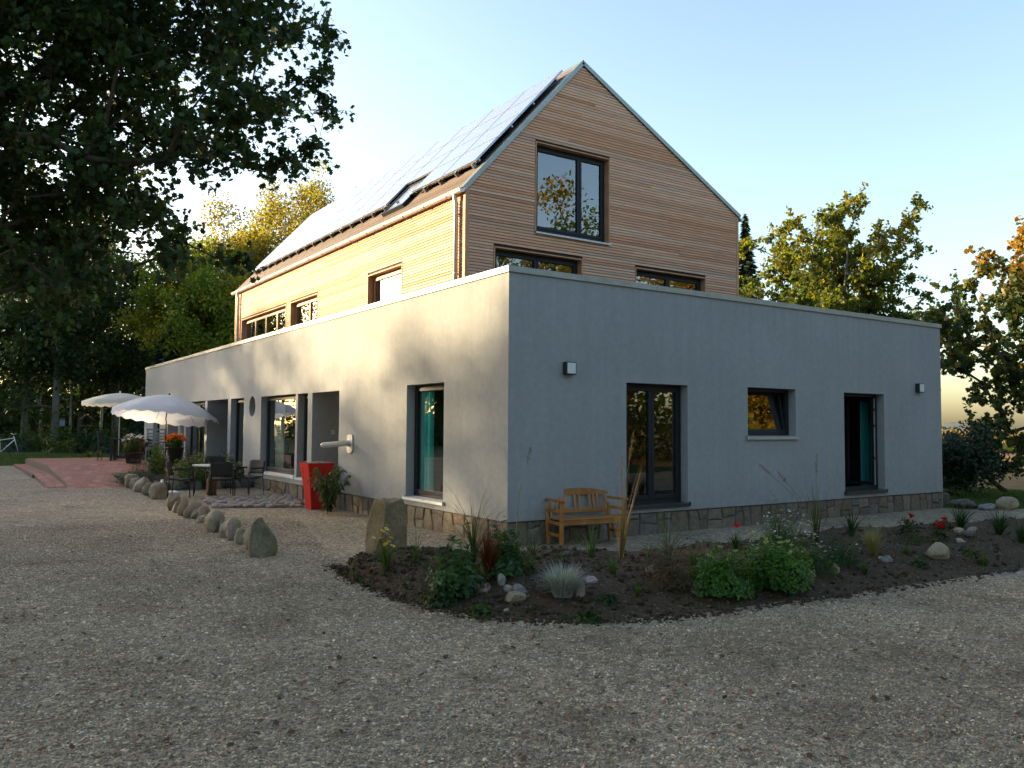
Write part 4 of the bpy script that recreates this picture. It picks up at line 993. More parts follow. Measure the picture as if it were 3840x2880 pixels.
# ---- trees whose shade falls on the wall: the wood left of the frame, towards the sun
def deciduous(name, label, base, H, rad, pal, seed, ncl=120, nleaf=110, leaf=.22, spread=.75, cz=.62, trunk_r=.16, mats=('bark', 'leaf'), stems=1, group=None, squash=.42, gap=0.0, shape=QUAD, cvar=None, twigs=0):
    r = np.random.default_rng(seed); b = np.array(base, float)
    c = blob(ncl, b+np.array([0, 0, H*cz]), (rad, rad, H*squash), r, gap=gap)
    cv = None if cvar is None else np.clip(cvar(c-b, r), 0, 1)
    return tree(name, label, base, c, b+np.array([0, 0, H*.86]), mats, trunk_r, leaf, nleaf, spread, pal, seed, shape, group, stems=stems, cvar=cv, twigs=twigs)
def copytree(root, loc, rz, scale, label):
    c = root.copy(); COL.objects.link(c); c.location = loc; c.rotation_euler = (0, 0, rz); c.scale = (scale,)*3; c['label'] = label
    for ch in root.children:
        d = ch.copy(); COL.objects.link(d); d.parent = c
    return c
GRP = 'trees of the wood at the left'
SVX = np.array([math.cos(SUN_AZ), math.sin(SUN_AZ)])
def sunward(y, z, t, x=0.0):
    """point t metres from the wall point (x,y,z) towards the sun"""
    return np.array([x+SVX[0]*t, y+SVX[1]*t, z+t*math.tan(SUN_EL)])
shade = []
proto = deciduous('lime_tree', 'dense lime tree of the wood left of the frame, nearest the lawn', (*(sunward(24, 0, 54)[:2]), .45), 12.9, 3.6, DEEP+GREEN[:2], 61, 180, 105, .26, .85, .56, .2, group=GRP, squash=.46)
for k, (y, t, s, rz) in enumerate([(18.8, 57, 1.02, 1.2), (13.4, 54, .97, 2.6), (9.2, 60, .88, 4.4), (4.4, 55, .80, .6), (.4, 58, .90, 5.2), (-3.4, 54, .86, 3.6), (-8.0, 57, .96, 2.0), (29, 58, 1.05, .3), (-13.0, 55, 1.05, 5.8), (34.5, 56, 1.1, 2.9), (-18.5, 57, 1.1, 1.7), (-24, 54, 1.1, 4.1)]):
    p = sunward(y, 0, t); copytree(proto, (p[0], p[1], .45), rz, s, f'dense lime tree left of the frame, {ordn[k]} after the one nearest the lawn')
# ================================================================== BACKGROUND TREES IN VIEW
def at(u, d, z=None):
    p = far(u, 1613, d); return (p[0], p[1], float(gh(p[0], p[1])) if z is None else z)
BG = 'trees of the wood behind the lawn'
wood = [(-60, 46, 13.5, 4.2, 'broad dark tree at the far left behind the lawn'), (90, 52, 14.5, 4.0, 'dark tree with a forked trunk behind the lawn'), (205, 44, 12.5, 3.2, 'dark tree with a thick straight trunk left of the parasols'), (300, 60, 14.0, 4.2, 'tall dark tree far behind the little bird table'), (430, 50, 12.2, 3.6, 'dark tree behind the cream parasol'), (545, 60, 10.0, 3.8, 'dark rounded tree behind the far end of the grey wall')]
for k, (u, d, H, rad, lab) in enumerate(wood):
    deciduous('woodland_tree', lab, at(u, d), H, rad, (DEEP+GREEN[:2]) if k % 2 else DEEP+[(.06, .07, .02)], 200+k, 100, 120, .26, .85, .60, .19, ('bark_grey', 'leaf'), group=BG, squash=.40, gap=.25)
for k, (u, d, H, lab) in enumerate([(262, 58, 9.0, 'thin pale leaning trunk with sparse leaves in the wood'), (150, 58, 8.5, 'slim bare-stemmed tree between the dark trees at the far left'), (378, 55, 8.0, 'slim light-barked sapling behind the lawn, left of the cream parasol')]):
    deciduous('young_tree', lab, at(u, d), H, 2.2, AUTUMN[:3], 230+k, 46, 60, .22, .8, .7, .09, ('bark_birch', 'leaf'), group=BG, squash=.3)
b0 = at(740, 44)
deciduous('hornbeam_tree', 'sunlit yellow-green tree against the far end of the timber gable', b0, 11.2, 2.9, [(.07, .13, .02), (.12, .18, .024), (.19, .21, .028), (.26, .22, .028)], 240, 170, 180, .20, .7, .60, .16, ('bark', 'leaf_glow'), squash=.43)  # sun hardly reaches this crown; sunlight is put into the bright leaf colours
spruce('blue_spruce', 'blue-grey spruce showing above the far end of the flat roof', at(640, 43), 7.4, 2.3, 243, [(.03, .055, .045), (.05, .085, .075), (.075, .115, .105)])
for k, (u, d, H, rad, lab) in enumerate([(1050, 52, 17.2, 3.7, 'golden birch rising behind the solar roof'), (860, 48, 14.6, 3.3, 'yellowing birch left of the golden birch behind the roof'), (1225, 56, 18.2, 2.8, 'feathery birch top just showing over the solar panels')]):
    deciduous('birch_tree', lab, at(u, d), H, rad, [(.13, .14, .022), (.20, .17, .024), (.26, .20, .026), (.12, .13, .024)], 250+k, 150, 230, .17, .75, .64, .13, ('bark_birch', 'leaf_glow'), group='birches behind the roof', squash=.38, gap=.3)
rt = np.array(at(3110, 31))
deciduous('cherry_tree', 'yellow-green multi-stemmed tree behind the right end of the flat roof', rt, 9.9, 3.2, [(.035, .07, .016), (.065, .10, .02), (.11, .135, .022), (.20, .17, .024)], 260, 380, 165, .16, .52, .58, .10, ('bark_grey', 'leaf_glow'), stems=5, squash=.45, gap=.35, shape=OVAL, twigs=6, cvar=lambda c, r: .15+.055*c[:, 2]+r.normal(0, .12, len(c)))  # leaves yellow with height: autumn tone plus sunlight painted on the top
spruce('spruce_tree', 'dark spruce tip beside the right edge of the timber gable', at(2800, 40), 12.2, 2.0, 262, [(.012, .03, .016), (.022, .045, .022)])
sp2 = np.array(at(3990, 24.0)); r = np.random.default_rng(77)
cl = np.concatenate([blob(120, sp2+np.array([0, 0, 4.6]), (3.0, 3.0, 2.6), r, gap=.3), blob(36, sp2+np.array([.4, .6, 7.2]), (1.5, 1.5, 1.4), r), np.array([far(u, v, 23.2+.5*math.sin(u)) for u, v in [(3490, 1180), (3530, 1150), (3560, 1220), (3560, 1330), (3600, 1390), (3640, 1290), (3620, 1180), (3690, 1440), (3720, 1500), (3760, 1560), (3650, 1600), (3700, 1570), (3790, 1620), (3740, 1380), (3590, 1100), (3640, 1060), (3700, 1010), (3830, 1660), (3800, 1740), (3820, 1480)]])])
tree('sycamore_tree', 'sycamore with orange sunlit top reaching in at the right edge', sp2, cl, sp2+np.array([0, 0, 7.4]), ('bark', 'leaf'), .17, .15, 105, .52, [(.035, .065, .018), (.06, .09, .02), (.12, .11, .022), (.32, .18, .025), (.44, .24, .04)], 265, MAPLE, twigs=6, cvar=np.clip((cl[:, 2]-5.4)/3.0, .05, 1)**.8)  # leaf colour turns orange upwards: autumn tone and sunlit top painted together
# trees behind the photographer, mirrored in the panes
for k, (x, y, H, rad, lab) in enumerate([(13, -23, 12.5, 4.0, 'yellow-green tree across the yard mirrored in the bench-side french door'), (20.5, -20, 13.5, 4.2, 'tall golden tree across the yard mirrored in the gable window'), (28, -16.5, 12.0, 4.0, 'amber tree across the yard mirrored in the small square window'), (36, -11, 12.5, 4.2, 'green-gold tree across the yard mirrored in the open french door'), (4, -27, 13.5, 4.4, 'tall green tree across the yard behind the photographer')]):
    yt = deciduous('lime_tree', lab, (x, y, 0), H, rad, [[tuple(1.5*x for x in c_) for c_ in P_] for P_ in (GREEN[1:]+AUTUMN[1:], AUTUMN, AUTUMN[1:]+ORANGE[2:3], GREEN[2:]+AUTUMN[1:3], GREEN)][k], 300+k, 95, 110, .28, .95, .56, .2, ('bark', 'leaf_glow'), group='trees across the yard', squash=.44)  # palettes brightened so that these unlit crowns look sunlit

for k, (x, y, sc_, rz, lab) in enumerate([(-4.5, -24, 1.05, 1.0, 'unseen tall green tree across the yard straight behind the photographer'), (-13, -25, 1.0, 2.2, 'unseen green tree across the yard behind the photographer on the left'), (-22, -22, 1.1, 3.4, 'unseen broad green tree across the yard at its far left corner'), (17, -30, 1.1, 4.0, 'unseen tall green tree in the second row across the yard'), (25, -26, 1.15, 5.1, 'unseen second-row tree across the yard behind the golden one'), (34, -20, 1.1, .4, 'unseen second-row tree across the yard behind the amber one'), (45, -14, 1.1, 1.9, 'unseen second-row tree across the yard at its right end'), (42, -4, 1.0, 2.9, 'unseen tree standing alone at the right end of the yard'), (-30, -14, 1.1, 5.6, 'unseen tree at the left end of the yard behind the photographer')]):  # copies added out of view to keep sky light off the right wall
    copytree(yt, (x, y, 0), rz, sc_, lab)
for k, (x, y, sc_, rz, lab) in enumerate([(-11, 63, .95, .8, 'unseen broad tree beyond the lawn, left of the frame and nearest it'), (-19, 68, 1.0, 2.1, 'unseen broad tree beyond the lawn, second left of the frame'), (-27, 75, 1.0, 3.7, 'unseen broad tree beyond the lawn, third left of the frame'), (-35, 84, 1.05, 5.0, 'unseen broad tree beyond the lawn, farthest left of the frame')]):  # added out of view to darken the sky mirrored in the upper left windows
    copytree(yt, (x, y, .45), rz, sc_, lab)
# ground-level growth of the wood behind the lawn and across the yard: one leafy mass each, nobody could count it
def thicket(name, label, pts, rad, h, n_, leaf, pal, seed):
    r = np.random.default_rng(seed); c = np.array(pts)[r.integers(0, len(pts), n_)]; P = c+r.normal(size=(n_, 3))*np.array([rad, rad, 0]); P[:, 2] = c[:, 2]+h*r.random(n_)**1.25*(.7+.3*np.sin(P[:, 0]*.9+1)*np.sin(P[:, 1]*.7))
    o = leaves(name, P, leaf*r.uniform(.6, 1.3, n_), np.clip(palette(n_, pal, r), .004, .5), M['leaf'], None, QUAD, seed); tag(o, label, 'undergrowth', kind='stuff')
thicket('undergrowth', 'dense dark undergrowth filling the wood behind the lawn', [at(u, d) for u in range(-500, 640, 40) for d in (62, 68, 74)], 1.6, 6.5, 21000, .50, DEEP+[(.05, .06, .018), (.10, .10, .02)], 901)
thicket('undergrowth', 'leafy undergrowth under the lime trees left of the frame', [(*sunward(y, 0, 37)[:2], .4) for y in range(-34, 44, 2)], 1.5, 3.4, 16000, .42, DEEP+GREEN[:2], 903)
thicket('undergrowth', 'leafy undergrowth below the trees across the yard', [(x, -27+.006*(x-5)**2*.9, 0) for x in range(-34, 50, 3)], 1.3, 5.5, 24000, .40, [tuple(1.5*x for x in c_) for c_ in GREEN[2:]+AUTUMN], 902)  # leaf colours brightened in place of sunlight
# ================================================================== PLANT HELPERS
def bush(name, label, base, rx, h, n_, leaf, pal, seed, mat='leaf', shape=OVAL, stems=10, group=None, cat='shrub', up=.5, dens=2.2, flat=.0, stemmat='bark'):
    r = np.random.default_rng(seed); base = np.array(base, float); root = thing(name, label, cat, tuple(base), group=group)
    d = r.normal(size=(n_, 3)); d[:, 2] = np.abs(d[:, 2]); d /= np.linalg.norm(d, axis=1, keepdims=True)
    ph = r.uniform(0, 6, 6); e = 1+.16*np.sin(d[:, 0]*5+ph[0])+.14*np.sin(d[:, 1]*6+ph[1])+.14*np.sin(d[:, 2]*7+ph[2])+.10*np.sin((d[:, 0]-d[:, 1])*11+ph[3])
    q = r.random(n_)**(1/dens); P = d*(q*e)[:, None]*np.array([rx, rx, h])
    P[:, 2] = np.maximum(P[:, 2], .01)
    t = MB()
    for k in range(stems):
        e_ = P[r.integers(0, n_)]; t.tube([(e_[0]*.08, e_[1]*.08, -.02), (e_[0]*.45, e_[1]*.45, e_[2]*.55), tuple(e_)], [.010*rx+.004, .006*rx+.003, .002], 5, False)
    t.build('stem', M[stemmat], root, fix=False)
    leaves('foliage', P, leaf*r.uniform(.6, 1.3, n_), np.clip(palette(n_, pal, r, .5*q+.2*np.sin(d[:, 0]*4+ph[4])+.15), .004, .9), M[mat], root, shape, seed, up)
    return root
def blades(name, base, n_, L, spread, pal, seed, mat, parent, wd=.006, droop=.5, lean=(0, 0), r0=.03, upright=1.0, segs=4):
    r = np.random.default_rng(seed); base = np.array(base, float); a = r.uniform(0, 2*math.pi, n_); out = np.abs(r.normal(0, spread, n_))
    LL = L*r.uniform(.6, 1.1, n_); p0 = np.stack([np.cos(a)*r0*r.random(n_), np.sin(a)*r0*r.random(n_), np.zeros(n_)-.01], 1)
    dr = np.stack([np.cos(a)*out+lean[0], np.sin(a)*out+lean[1], np.full(n_, upright)], 1); dr /= np.linalg.norm(dr, axis=1, keepdims=True)
    V = np.zeros((n_, segs+1, 2, 3)); side = np.stack([-np.sin(a), np.cos(a), np.zeros(n_)], 1); p = p0.copy(); dd = dr.copy(); dp = droop*r.uniform(.3, 1.4, n_)
    for s in range(segs+1):
        w_ = wd*(1-(s/segs)**1.6*.92); V[:, s, 0] = p-side*w_/2; V[:, s, 1] = p+side*w_/2
        p = p+dd*(LL/segs)[:, None]; dd = dd+np.stack([np.cos(a)*dp, np.sin(a)*dp, -dp*1.1], 1)/segs; dd /= np.linalg.norm(dd, axis=1, keepdims=True)
    idx = np.arange(n_*(segs+1)*2).reshape(n_, segs+1, 2)
    F = np.stack([idx[:, :-1, 0], idx[:, :-1, 1], idx[:, 1:, 1], idx[:, 1:, 0]], -1).reshape(-1, 4)
    cols = np.repeat(np.clip(palette(n_, pal, r), .004, .9), (segs+1)*2, 0)
    return fastmesh(name, V.reshape(-1, 3)+base, F, M[mat], parent, colors=cols), V
def grass(name, label, base, n_, L, spread, pal, seed, wd=.007, droop=.6, mat='leaf', cat='grass', group=None, **kw):
    root = thing(name, label, cat, tuple(base), group=group); blades('leaf_blade', (0, 0, 0), n_, L, spread, pal, seed, mat, root, wd, droop, **kw); return root
def plume(root, stems, seed, col=(.30, .24, .18), mat='dry', stemcol=(.16, .15, .07)):
    """flower stalks: list of (tip offset, plume length)"""
    r = np.random.default_rng(seed)
    for (tip, L) in stems:
        tip = np.array(tip, float); mid = tip*np.array([.35, .35, .6]); t = MB(); t.tube([(0, 0, 0), tuple(mid), tuple(tip)], [.005, .0035, .002], 5, False)
        o = t.build('stalk', M['stalk'], root, fix=False)
        N = 120; d = (tip-mid)/np.linalg.norm(tip-mid); q = r.random(N); P = tip-np.outer(q*L, d)+r.normal(0, .014, (N, 3))*(q*(1-q)*3+.2)[:, None]
        leaves('plume', P, .035*r.uniform(.5, 1.2, N), np.clip(np.array(col)*(1+r.normal(0, .25, (N, 1))), .01, .9), M[mat], root, LANCE, seed)
def daisy_heads(name, pts, size, cols, seed, parent, mat='petal', petals=9, centre=None, tilt=.35, cup=.1):
    """each bloom a ring of petals, all blooms of one plant in one part"""
    r = np.random.default_rng(seed); V = []; F = []; C_ = []
    for p in pts:
        n_ = np.array([r.normal(0, tilt), r.normal(0, tilt), 1.0]); n_ /= np.linalg.norm(n_); a = np.cross(n_, (1, .2, 0)); a /= np.linalg.norm(a); b = np.cross(n_, a); s = size*r.uniform(.75, 1.2); c = np.array(cols[r.integers(len(cols))])*(1+r.normal(0, .08))
        for k in range(petals):
            t = 2*math.pi*k/petals; u_ = math.cos(t)*a+math.sin(t)*b; w_ = -math.sin(t)*a+math.cos(t)*b; n0 = len(V)
            V += [p+u_*s*.12, p+u_*s*.65+w_*s*.24+n_*s*cup, p+u_*s+n_*s*cup*1.5, p+u_*s*.65-w_*s*.24+n_*s*cup]; F.append((n0, n0+1, n0+2, n0+3)); C_ += [c]*4
        if centre is not None:
            n0 = len(V); V += [p+n_*s*.12+(math.cos(t)*a+math.sin(t)*b)*s*.24 for t in (0, 1.57, 3.14, 4.71)]; F.append((n0, n0+1, n0+2, n0+3)); C_ += [np.array(centre)]*4
    return fastmesh(name, np.array(V), np.array(F), M[mat], parent, colors=np.clip(np.array(C_), 0, 1))
simple('stalk', (.20, .17, .07), .8)
def off(p, q): return np.array(q)-np.array(p)

# ================================================================== FLOWER BED PLANTS
p = onBed(1445, 2140)
rt_ = grass('yellow_daisy', 'leggy green plant with small yellow daisies in front of the boulder', p, 46, .42, .16, GREEN[1:], 401, .022, .9, cat='flower')
r = np.random.default_rng(402); daisy_heads('flower', [np.array([r.normal(0, .06), r.normal(0, .05), r.uniform(.28, .50)]) for _ in range(13)], .034, [(.75, .52, .03), (.80, .62, .10)], 403, rt_, centre=(.25, .14, .02))
p = onBed(1560, 2112); grass('meadow_grass', 'thin wispy grass tuft right of the boulder', p, 26, .55, .22, GREEN[1:3], 404, .006, .8)
for k, (u, v, rx, h, lab) in enumerate([(1712, 2222, .31, .54, 'bushy dark green plant left of the red grass'), (1893, 2150, .27, .46, 'bushy dark green plant right of the red grass')]):
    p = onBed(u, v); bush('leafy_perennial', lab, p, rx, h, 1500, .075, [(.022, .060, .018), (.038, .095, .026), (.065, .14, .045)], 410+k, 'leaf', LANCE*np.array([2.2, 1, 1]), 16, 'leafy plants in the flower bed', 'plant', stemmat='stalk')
p = onBed(1655, 2262); bush('leafy_perennial', 'low trailing shoots at the left front of the bushy green plant', p, .20, .20, 420, .07, [(.02, .05, .015), (.04, .085, .025)], 413, 'leaf', LANCE*np.array([2.2, 1, 1]), 8, 'leafy plants in the flower bed', 'plant', stemmat='stalk')
p = onBed(1832, 2180); grass('blood_grass', 'tuft of red-tipped grass between the two bushy green plants', p, 190, .60, .17, [(.085, .016, .010), (.12, .022, .012), (.07, .03, .012), (.04, .05, .015)], 414, .011, .28)
p = onBed(1775, 2105); grass('reed_grass', 'tall arching green grass rising behind the bushy green plant', p, 70, 1.02, .26, [(.022, .05, .016), (.04, .08, .026), (.07, .11, .05)], 415, .010, 1.1)
for k, (u, v, L, lab) in enumerate([(2000, 2092, .48, 'thin grass shoots left of the bench leg'), (1940, 2090, .62, 'wispy grass stems at the house corner'), (2430, 2092, .25, 'short grass tuft right of the dry stalks')]):
    p = onBed(u, v); grass('meadow_grass', lab, p, 22, L, .24, GREEN[1:3]+[(.09, .11, .05)], 416+k, .008, .9)
p = onBed(2090, 2092); grass('meadow_grass', 'pair of bent green blades in front of the bench', p, 5, .26, .3, [(.05, .09, .015)], 420, .014, 1.9)
p = onBed(2218, 2090); grass('iris', 'young iris with upright blades in front of the bench', p, 17, .46, .30, [(.03, .08, .018), (.055, .12, .03), (.09, .13, .03)], 421, .024, .35, cat='plant')
p = onBed(2112, 2232)
rt_ = thing('lavender_cotton', 'rounded silvery grey shrub in the middle of the bed', 'shrub', tuple(p)); blades('leaf_blade', (0, 0, 0), 1200, .36, .30, [(.20, .23, .23), (.33, .36, .36), (.46, .49, .49)], 422, 'leaf_dark', rt_, .0065, 1.0, r0=.11, segs=6)
p = onBed(2330, 2092)
rt_ = thing('reed_grass', 'tall dry straw-coloured stalks in front of the french door', 'grass', tuple(p)); blades('leaf_blade', (0, 0, 0), 26, 1.1, .10, [(.26, .17, .07), (.34, .22, .09), (.18, .13, .05)], 423, 'dry', rt_, .016, .25, lean=(.07, -.02)); plume(rt_, [((.15, -.06, 1.55), .35), ((.02, .02, 1.25), .25)], 424, (.36, .24, .12))
p = onBed(1925, 2095); rt_ = thing('reed_grass', 'single feathery reed stalk against the wall corner', 'grass', tuple(p)); blades('leaf_blade', (0, 0, 0), 10, .5, .2, GREEN[1:3], 425, 'leaf', rt_, .007, .7); plume(rt_, [((.42, .25, 1.30), .22)], 426, (.20, .15, .14))
p = onBed(2500, 2195); bush('heather', 'brown-green heather mound left of the big green bush', p, .36, .38, 3200, .045, [(.06, .045, .018), (.085, .065, .026), (.12, .075, .04)], 427, 'dry', LANCE, 18, cat='shrub')
p = onBed(2505, 2105); grass('reed_grass', 'blue-green arching grass growing out of the brown heather', p, 60, .78, .34, [(.05, .08, .05), (.09, .13, .09), (.14, .18, .13)], 428, .010, 1.3)
for k, (u, v, rx, h, lab) in enumerate([(2700, 2215, .40, .40, 'big bright green bush, left and lower half'), (2905, 2195, .44, .50, 'big bright green bush with pale bud tips, right and taller half')]):
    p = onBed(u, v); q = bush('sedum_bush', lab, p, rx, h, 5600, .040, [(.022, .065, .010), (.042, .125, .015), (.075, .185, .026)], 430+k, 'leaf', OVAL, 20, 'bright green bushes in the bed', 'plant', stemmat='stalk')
    r = np.random.default_rng(440+k); daisy_heads('bud', [np.array([r.normal(0, rx*.5), r.normal(0, rx*.45), h*r.uniform(.80, 1.12)]) for _ in range(10+16*k)], .030, [(.24, .32, .09), (.30, .36, .14)], 442+k, q, petals=7, cup=.5)
p = onBed(2945, 2085); q = bush('white_aster', 'frothy clump of tiny white flowers behind the big green bush', p, .44, .52, 2400, .045, [(.025, .065, .014), (.05, .11, .024)], 445, 'leaf', LANCE, 16, cat='flower', stemmat='stalk')
r = np.random.default_rng(446); d = r.normal(size=(230, 3)); d[:, 2] = np.abs(d[:, 2]); d /= np.linalg.norm(d, axis=1, keepdims=True); daisy_heads('flower', [x*np.array([.46, .46, .56])*r.uniform(.88, 1.05) for x in d], .016, [(.62, .58, .62), (.70, .68, .70)], 447, q, petals=6)
p = onBed(2760, 2060); rt_ = grass('rose_bush', 'single low rose with one red bloom left of the big green bush', p, 26, .26, .3, GREEN[:2], 448, .022, .8, cat='rose'); daisy_heads('flower', [np.array([0, -.02, .27])], .052, [(.50, .006, .010)], 449, rt_, petals=9, cup=.6)
p = onBed(2920, 2062); grass('reed_grass', 'dense arching green grass behind the white flower clump', p, 130, .72, .36, [(.02, .05, .018), (.04, .075, .025), (.06, .10, .04)], 450, .009, 1.2); 
p = onBed(3062, 2050); rt_ = thing('reed_grass', 'tall reed with two feathery stalks left of the open door', 'grass', tuple(p)); blades('leaf_blade', (0, 0, 0), 20, .78, .16, [(.04, .07, .02), (.09, .10, .03)], 451, 'leaf', rt_, .016, .25); plume(rt_, [((.10, .06, 1.22), .26), ((-.42, .28, .98), .18), ((-.62, .42, 1.08), .20)], 452, (.30, .20, .16))
for k, (u, v, rx, h, lab) in enumerate([(3050, 2142, .34, .30, 'dark green cushion plant with white dots, lower left one'), (3150, 2108, .32, .30, 'dark green cushion plant with white dots, upper right one')]):
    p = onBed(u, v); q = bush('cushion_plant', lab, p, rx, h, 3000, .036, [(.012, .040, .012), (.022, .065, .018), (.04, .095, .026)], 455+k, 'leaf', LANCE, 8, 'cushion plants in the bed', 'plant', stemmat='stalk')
    r = np.random.default_rng(460+k); daisy_heads('flower', [np.array([r.normal(0, rx*.5), -abs(r.normal(0, rx*.5)), h*r.uniform(.5, 1.0)]) for _ in range(9)], .016, [(.75, .74, .76)], 462+k, q, petals=6)
p = onBed(3192, 2010); grass('iris', 'dark upright iris clump below the open french door', p, 40, .46, .34, [(.018, .045, .018), (.035, .07, .028)], 465, .018, .55, cat='plant')
p = onBed(3282, 2092); rt_ = thing('feather_grass', 'small pale yellow feather grass tuft', 'grass', tuple(p)); blades('leaf_blade', (0, 0, 0), 420, .46, .22, [(.16, .15, .04), (.30, .26, .09), (.38, .32, .14)], 466, 'dry', rt_, .004, .75, lean=(-.12, .05))
for k, (u, v, h, bl, lab) in enumerate([(3405, 1998, .22, [(0, 0), (.05, .04)], 'rose plant with a red bloom left of the larger rose'), (3522, 2022, .16, [(0, 0), (.06, .02), (-.05, .0), (.01, .06)], 'rose plant with the largest cluster of red blooms'), (3530, 1985, .13, [(0, 0)], 'small rose with a single bloom behind the largest roses')]):
    p = onBed(u, v); rt_ = bush('rose_bush', lab, p, .16, h, 260, .05, [(.025, .05, .015), (.05, .075, .02), (.10, .05, .02)], 470+k, 'leaf', OVAL, 8, 'red roses in the bed', 'rose', stemmat='stalk'); daisy_heads('flower', [np.array([x, y-.05, h*1.05]) for x, y in bl], .058, [(.50, .005, .008), (.42, .004, .01)], 475+k, rt_, petals=10, cup=.6)
p = onBed(3450, 2030); bush('thyme', 'low olive-green mat of thyme in front of the roses', p, .34, .10, 1100, .03, [(.05, .06, .02), (.085, .085, .03)], 478, 'dry', OVAL, 6, cat='plant', stemmat='stalk')
for k, (u, v, n_, L, lab) in enumerate([(3602, 1985, 90, .55, 'green grass clump right of the roses'), (3748, 2005, 150, .50, 'wide dark green grass clump near the right frame border'), (3830, 2035, 110, .42, 'grass clump cut by the right frame border')]):
    p = onBed(u, v); grass('reed_grass', lab, p, n_, L, .36, [(.02, .045, .016), (.035, .07, .022), (.06, .09, .03)], 480+k, .011, .9)
for k, (u, v, lab) in enumerate([(3450, 2125, 'small dark herb left of the long pale rock'), (3640, 2085, 'low dark herb below the white stone'), (2280, 2262, 'little bright weed on the bed edge right of the pinkish rock'), (1800, 2310, 'pale weed on the bed edge below the leafy plant'), (2210, 2330, 'dark weed at the gravel edge in the middle')]):
    p = onBed(u, v); bush('weed', lab, p, .13, .11, 200, .045, GREEN if k % 2 else DEEP+GREEN[:1], 490+k, 'leaf', OVAL, 5, 'weeds in the bed', 'plant', stemmat='stalk')

for k, (u, v, L, lab) in enumerate([(1990, 2140, .22, 'small green tuft left of the silvery shrub'), (2300, 2150, .26, 'thin green tuft between the silvery shrub and the heather'), (2390, 2230, .18, 'low grass tuft on the slope left of the heather'), (2600, 2120, .30, 'loose grass tuft behind the left half of the green bush'), (3240, 2150, .20, 'short tuft left of the round grey rock'), (3400, 2080, .20, 'short green tuft left of the largest roses'), (3690, 2120, .22, 'low tuft on the slope near the right frame border')]):
    p = onBed(u, v); grass('meadow_grass', lab, p, 60, L, .42, GREEN[1:]+[(.10, .11, .04)], 497+k*3, .008, 1.0, group='small tufts in the flower bed')
r = np.random.default_rng(495); P = []
while len(P) < 2600:
    i, j = r.integers(3, NS-2), r.integers(0, NTt-2); p = BED[i, j]
    if pix(p)[2] > 18 or math.sin(p[0]*2.3+1)*math.sin(p[1]*2.9)+r.normal(0, .5) < (.2 if j > 9 else -.3): continue
    P.append((p[0]+r.normal(0, .05), p[1]+r.normal(0, .05), p[2]+.015))
P = np.array(P); N = len(P); o = leaves('leaf_litter', P, r.uniform(.018, .05, N), np.clip(palette(N, [(.07, .05, .025), (.12, .07, .03), (.05, .075, .02), (.04, .08, .02), (.16, .10, .03)], r), .01, .8), M['dry'], None, OVAL, 496, 2.2); tag(o, 'dry leaf litter and seedlings over the flower bed', 'leaves', kind='stuff')
P = []
while len(P) < 260:
    i, j = r.integers(3, NS-2), r.integers(0, NTt-3); p = BED[i, j]
    if pix(p)[2] < 18 and (j < 7 or r.random() < .35): P.append(p)
allb = []; allf = []; allc = []; nb_ = 0
for p in P:
    for q in range(r.integers(4, 9)):
        a = r.uniform(0, 6.28); L2 = r.uniform(.03, .10); sd_ = np.array([-math.sin(a), math.cos(a), 0])*.004; tp_ = np.array([math.cos(a)*.6, math.sin(a)*.6, 1])*L2; allb += [p-sd_, p+sd_, p+tp_]; allf.append((nb_, nb_+1, nb_+2)); nb_ += 3; allc += [np.array((.03, .075, .015))*r.uniform(.6, 1.6)]*3
o = fastmesh('grass', np.array(allb), np.array(allf), M['leaf'], None, colors=np.array(allc)); tag(o, 'short stray grass shoots sprouting in the flower bed', 'grass', kind='stuff')
# ================================================================== RED PLANTER AND ITS SHRUB
pc = (-.385, 6.83, 0)
q = thing('planter', 'tall glossy red tapered planter against the left wall', 'planter', pc)
t = MB(); prof = [(0, .165), (.25, .185), (.5, .215), (.75, .25), (.98, .292), (1.0, .298), (1.0, .265), (.90, .255)]; v = []; f = []
for (z, h) in prof:
    b = h*.06; v += [(-h+b, -h, z), (h-b, -h, z), (h, -h+b, z), (h, h-b, z), (h-b, h, z), (-h+b, h, z), (-h, h-b, z), (-h, -h+b, z)]
for i in range(len(prof)-1): f += [(i*8+k, i*8+(k+1) % 8, (i+1)*8+(k+1) % 8, (i+1)*8+k) for k in range(8)]
f.append(tuple(range(7, -1, -1))); t.add(v, f); t.build('pot', M['red_glaze'], q)
t = MB(); t.box(-.25, .25, -.25, .25, .90, .93); t.build('soil', M['soil'], q)
r = random.Random(8)
for k in range(34):
    o = rockmesh('pebble', (r.uniform(.06, .11), r.uniform(.05, .09), r.uniform(.04, .07)), 600+k, M['rock_pale'] if k % 3 else M['rock_tan'], q, 3, .04, 2); o.location = (r.uniform(-.2, .2), r.uniform(-.2, .2), .955+r.uniform(0, .025))
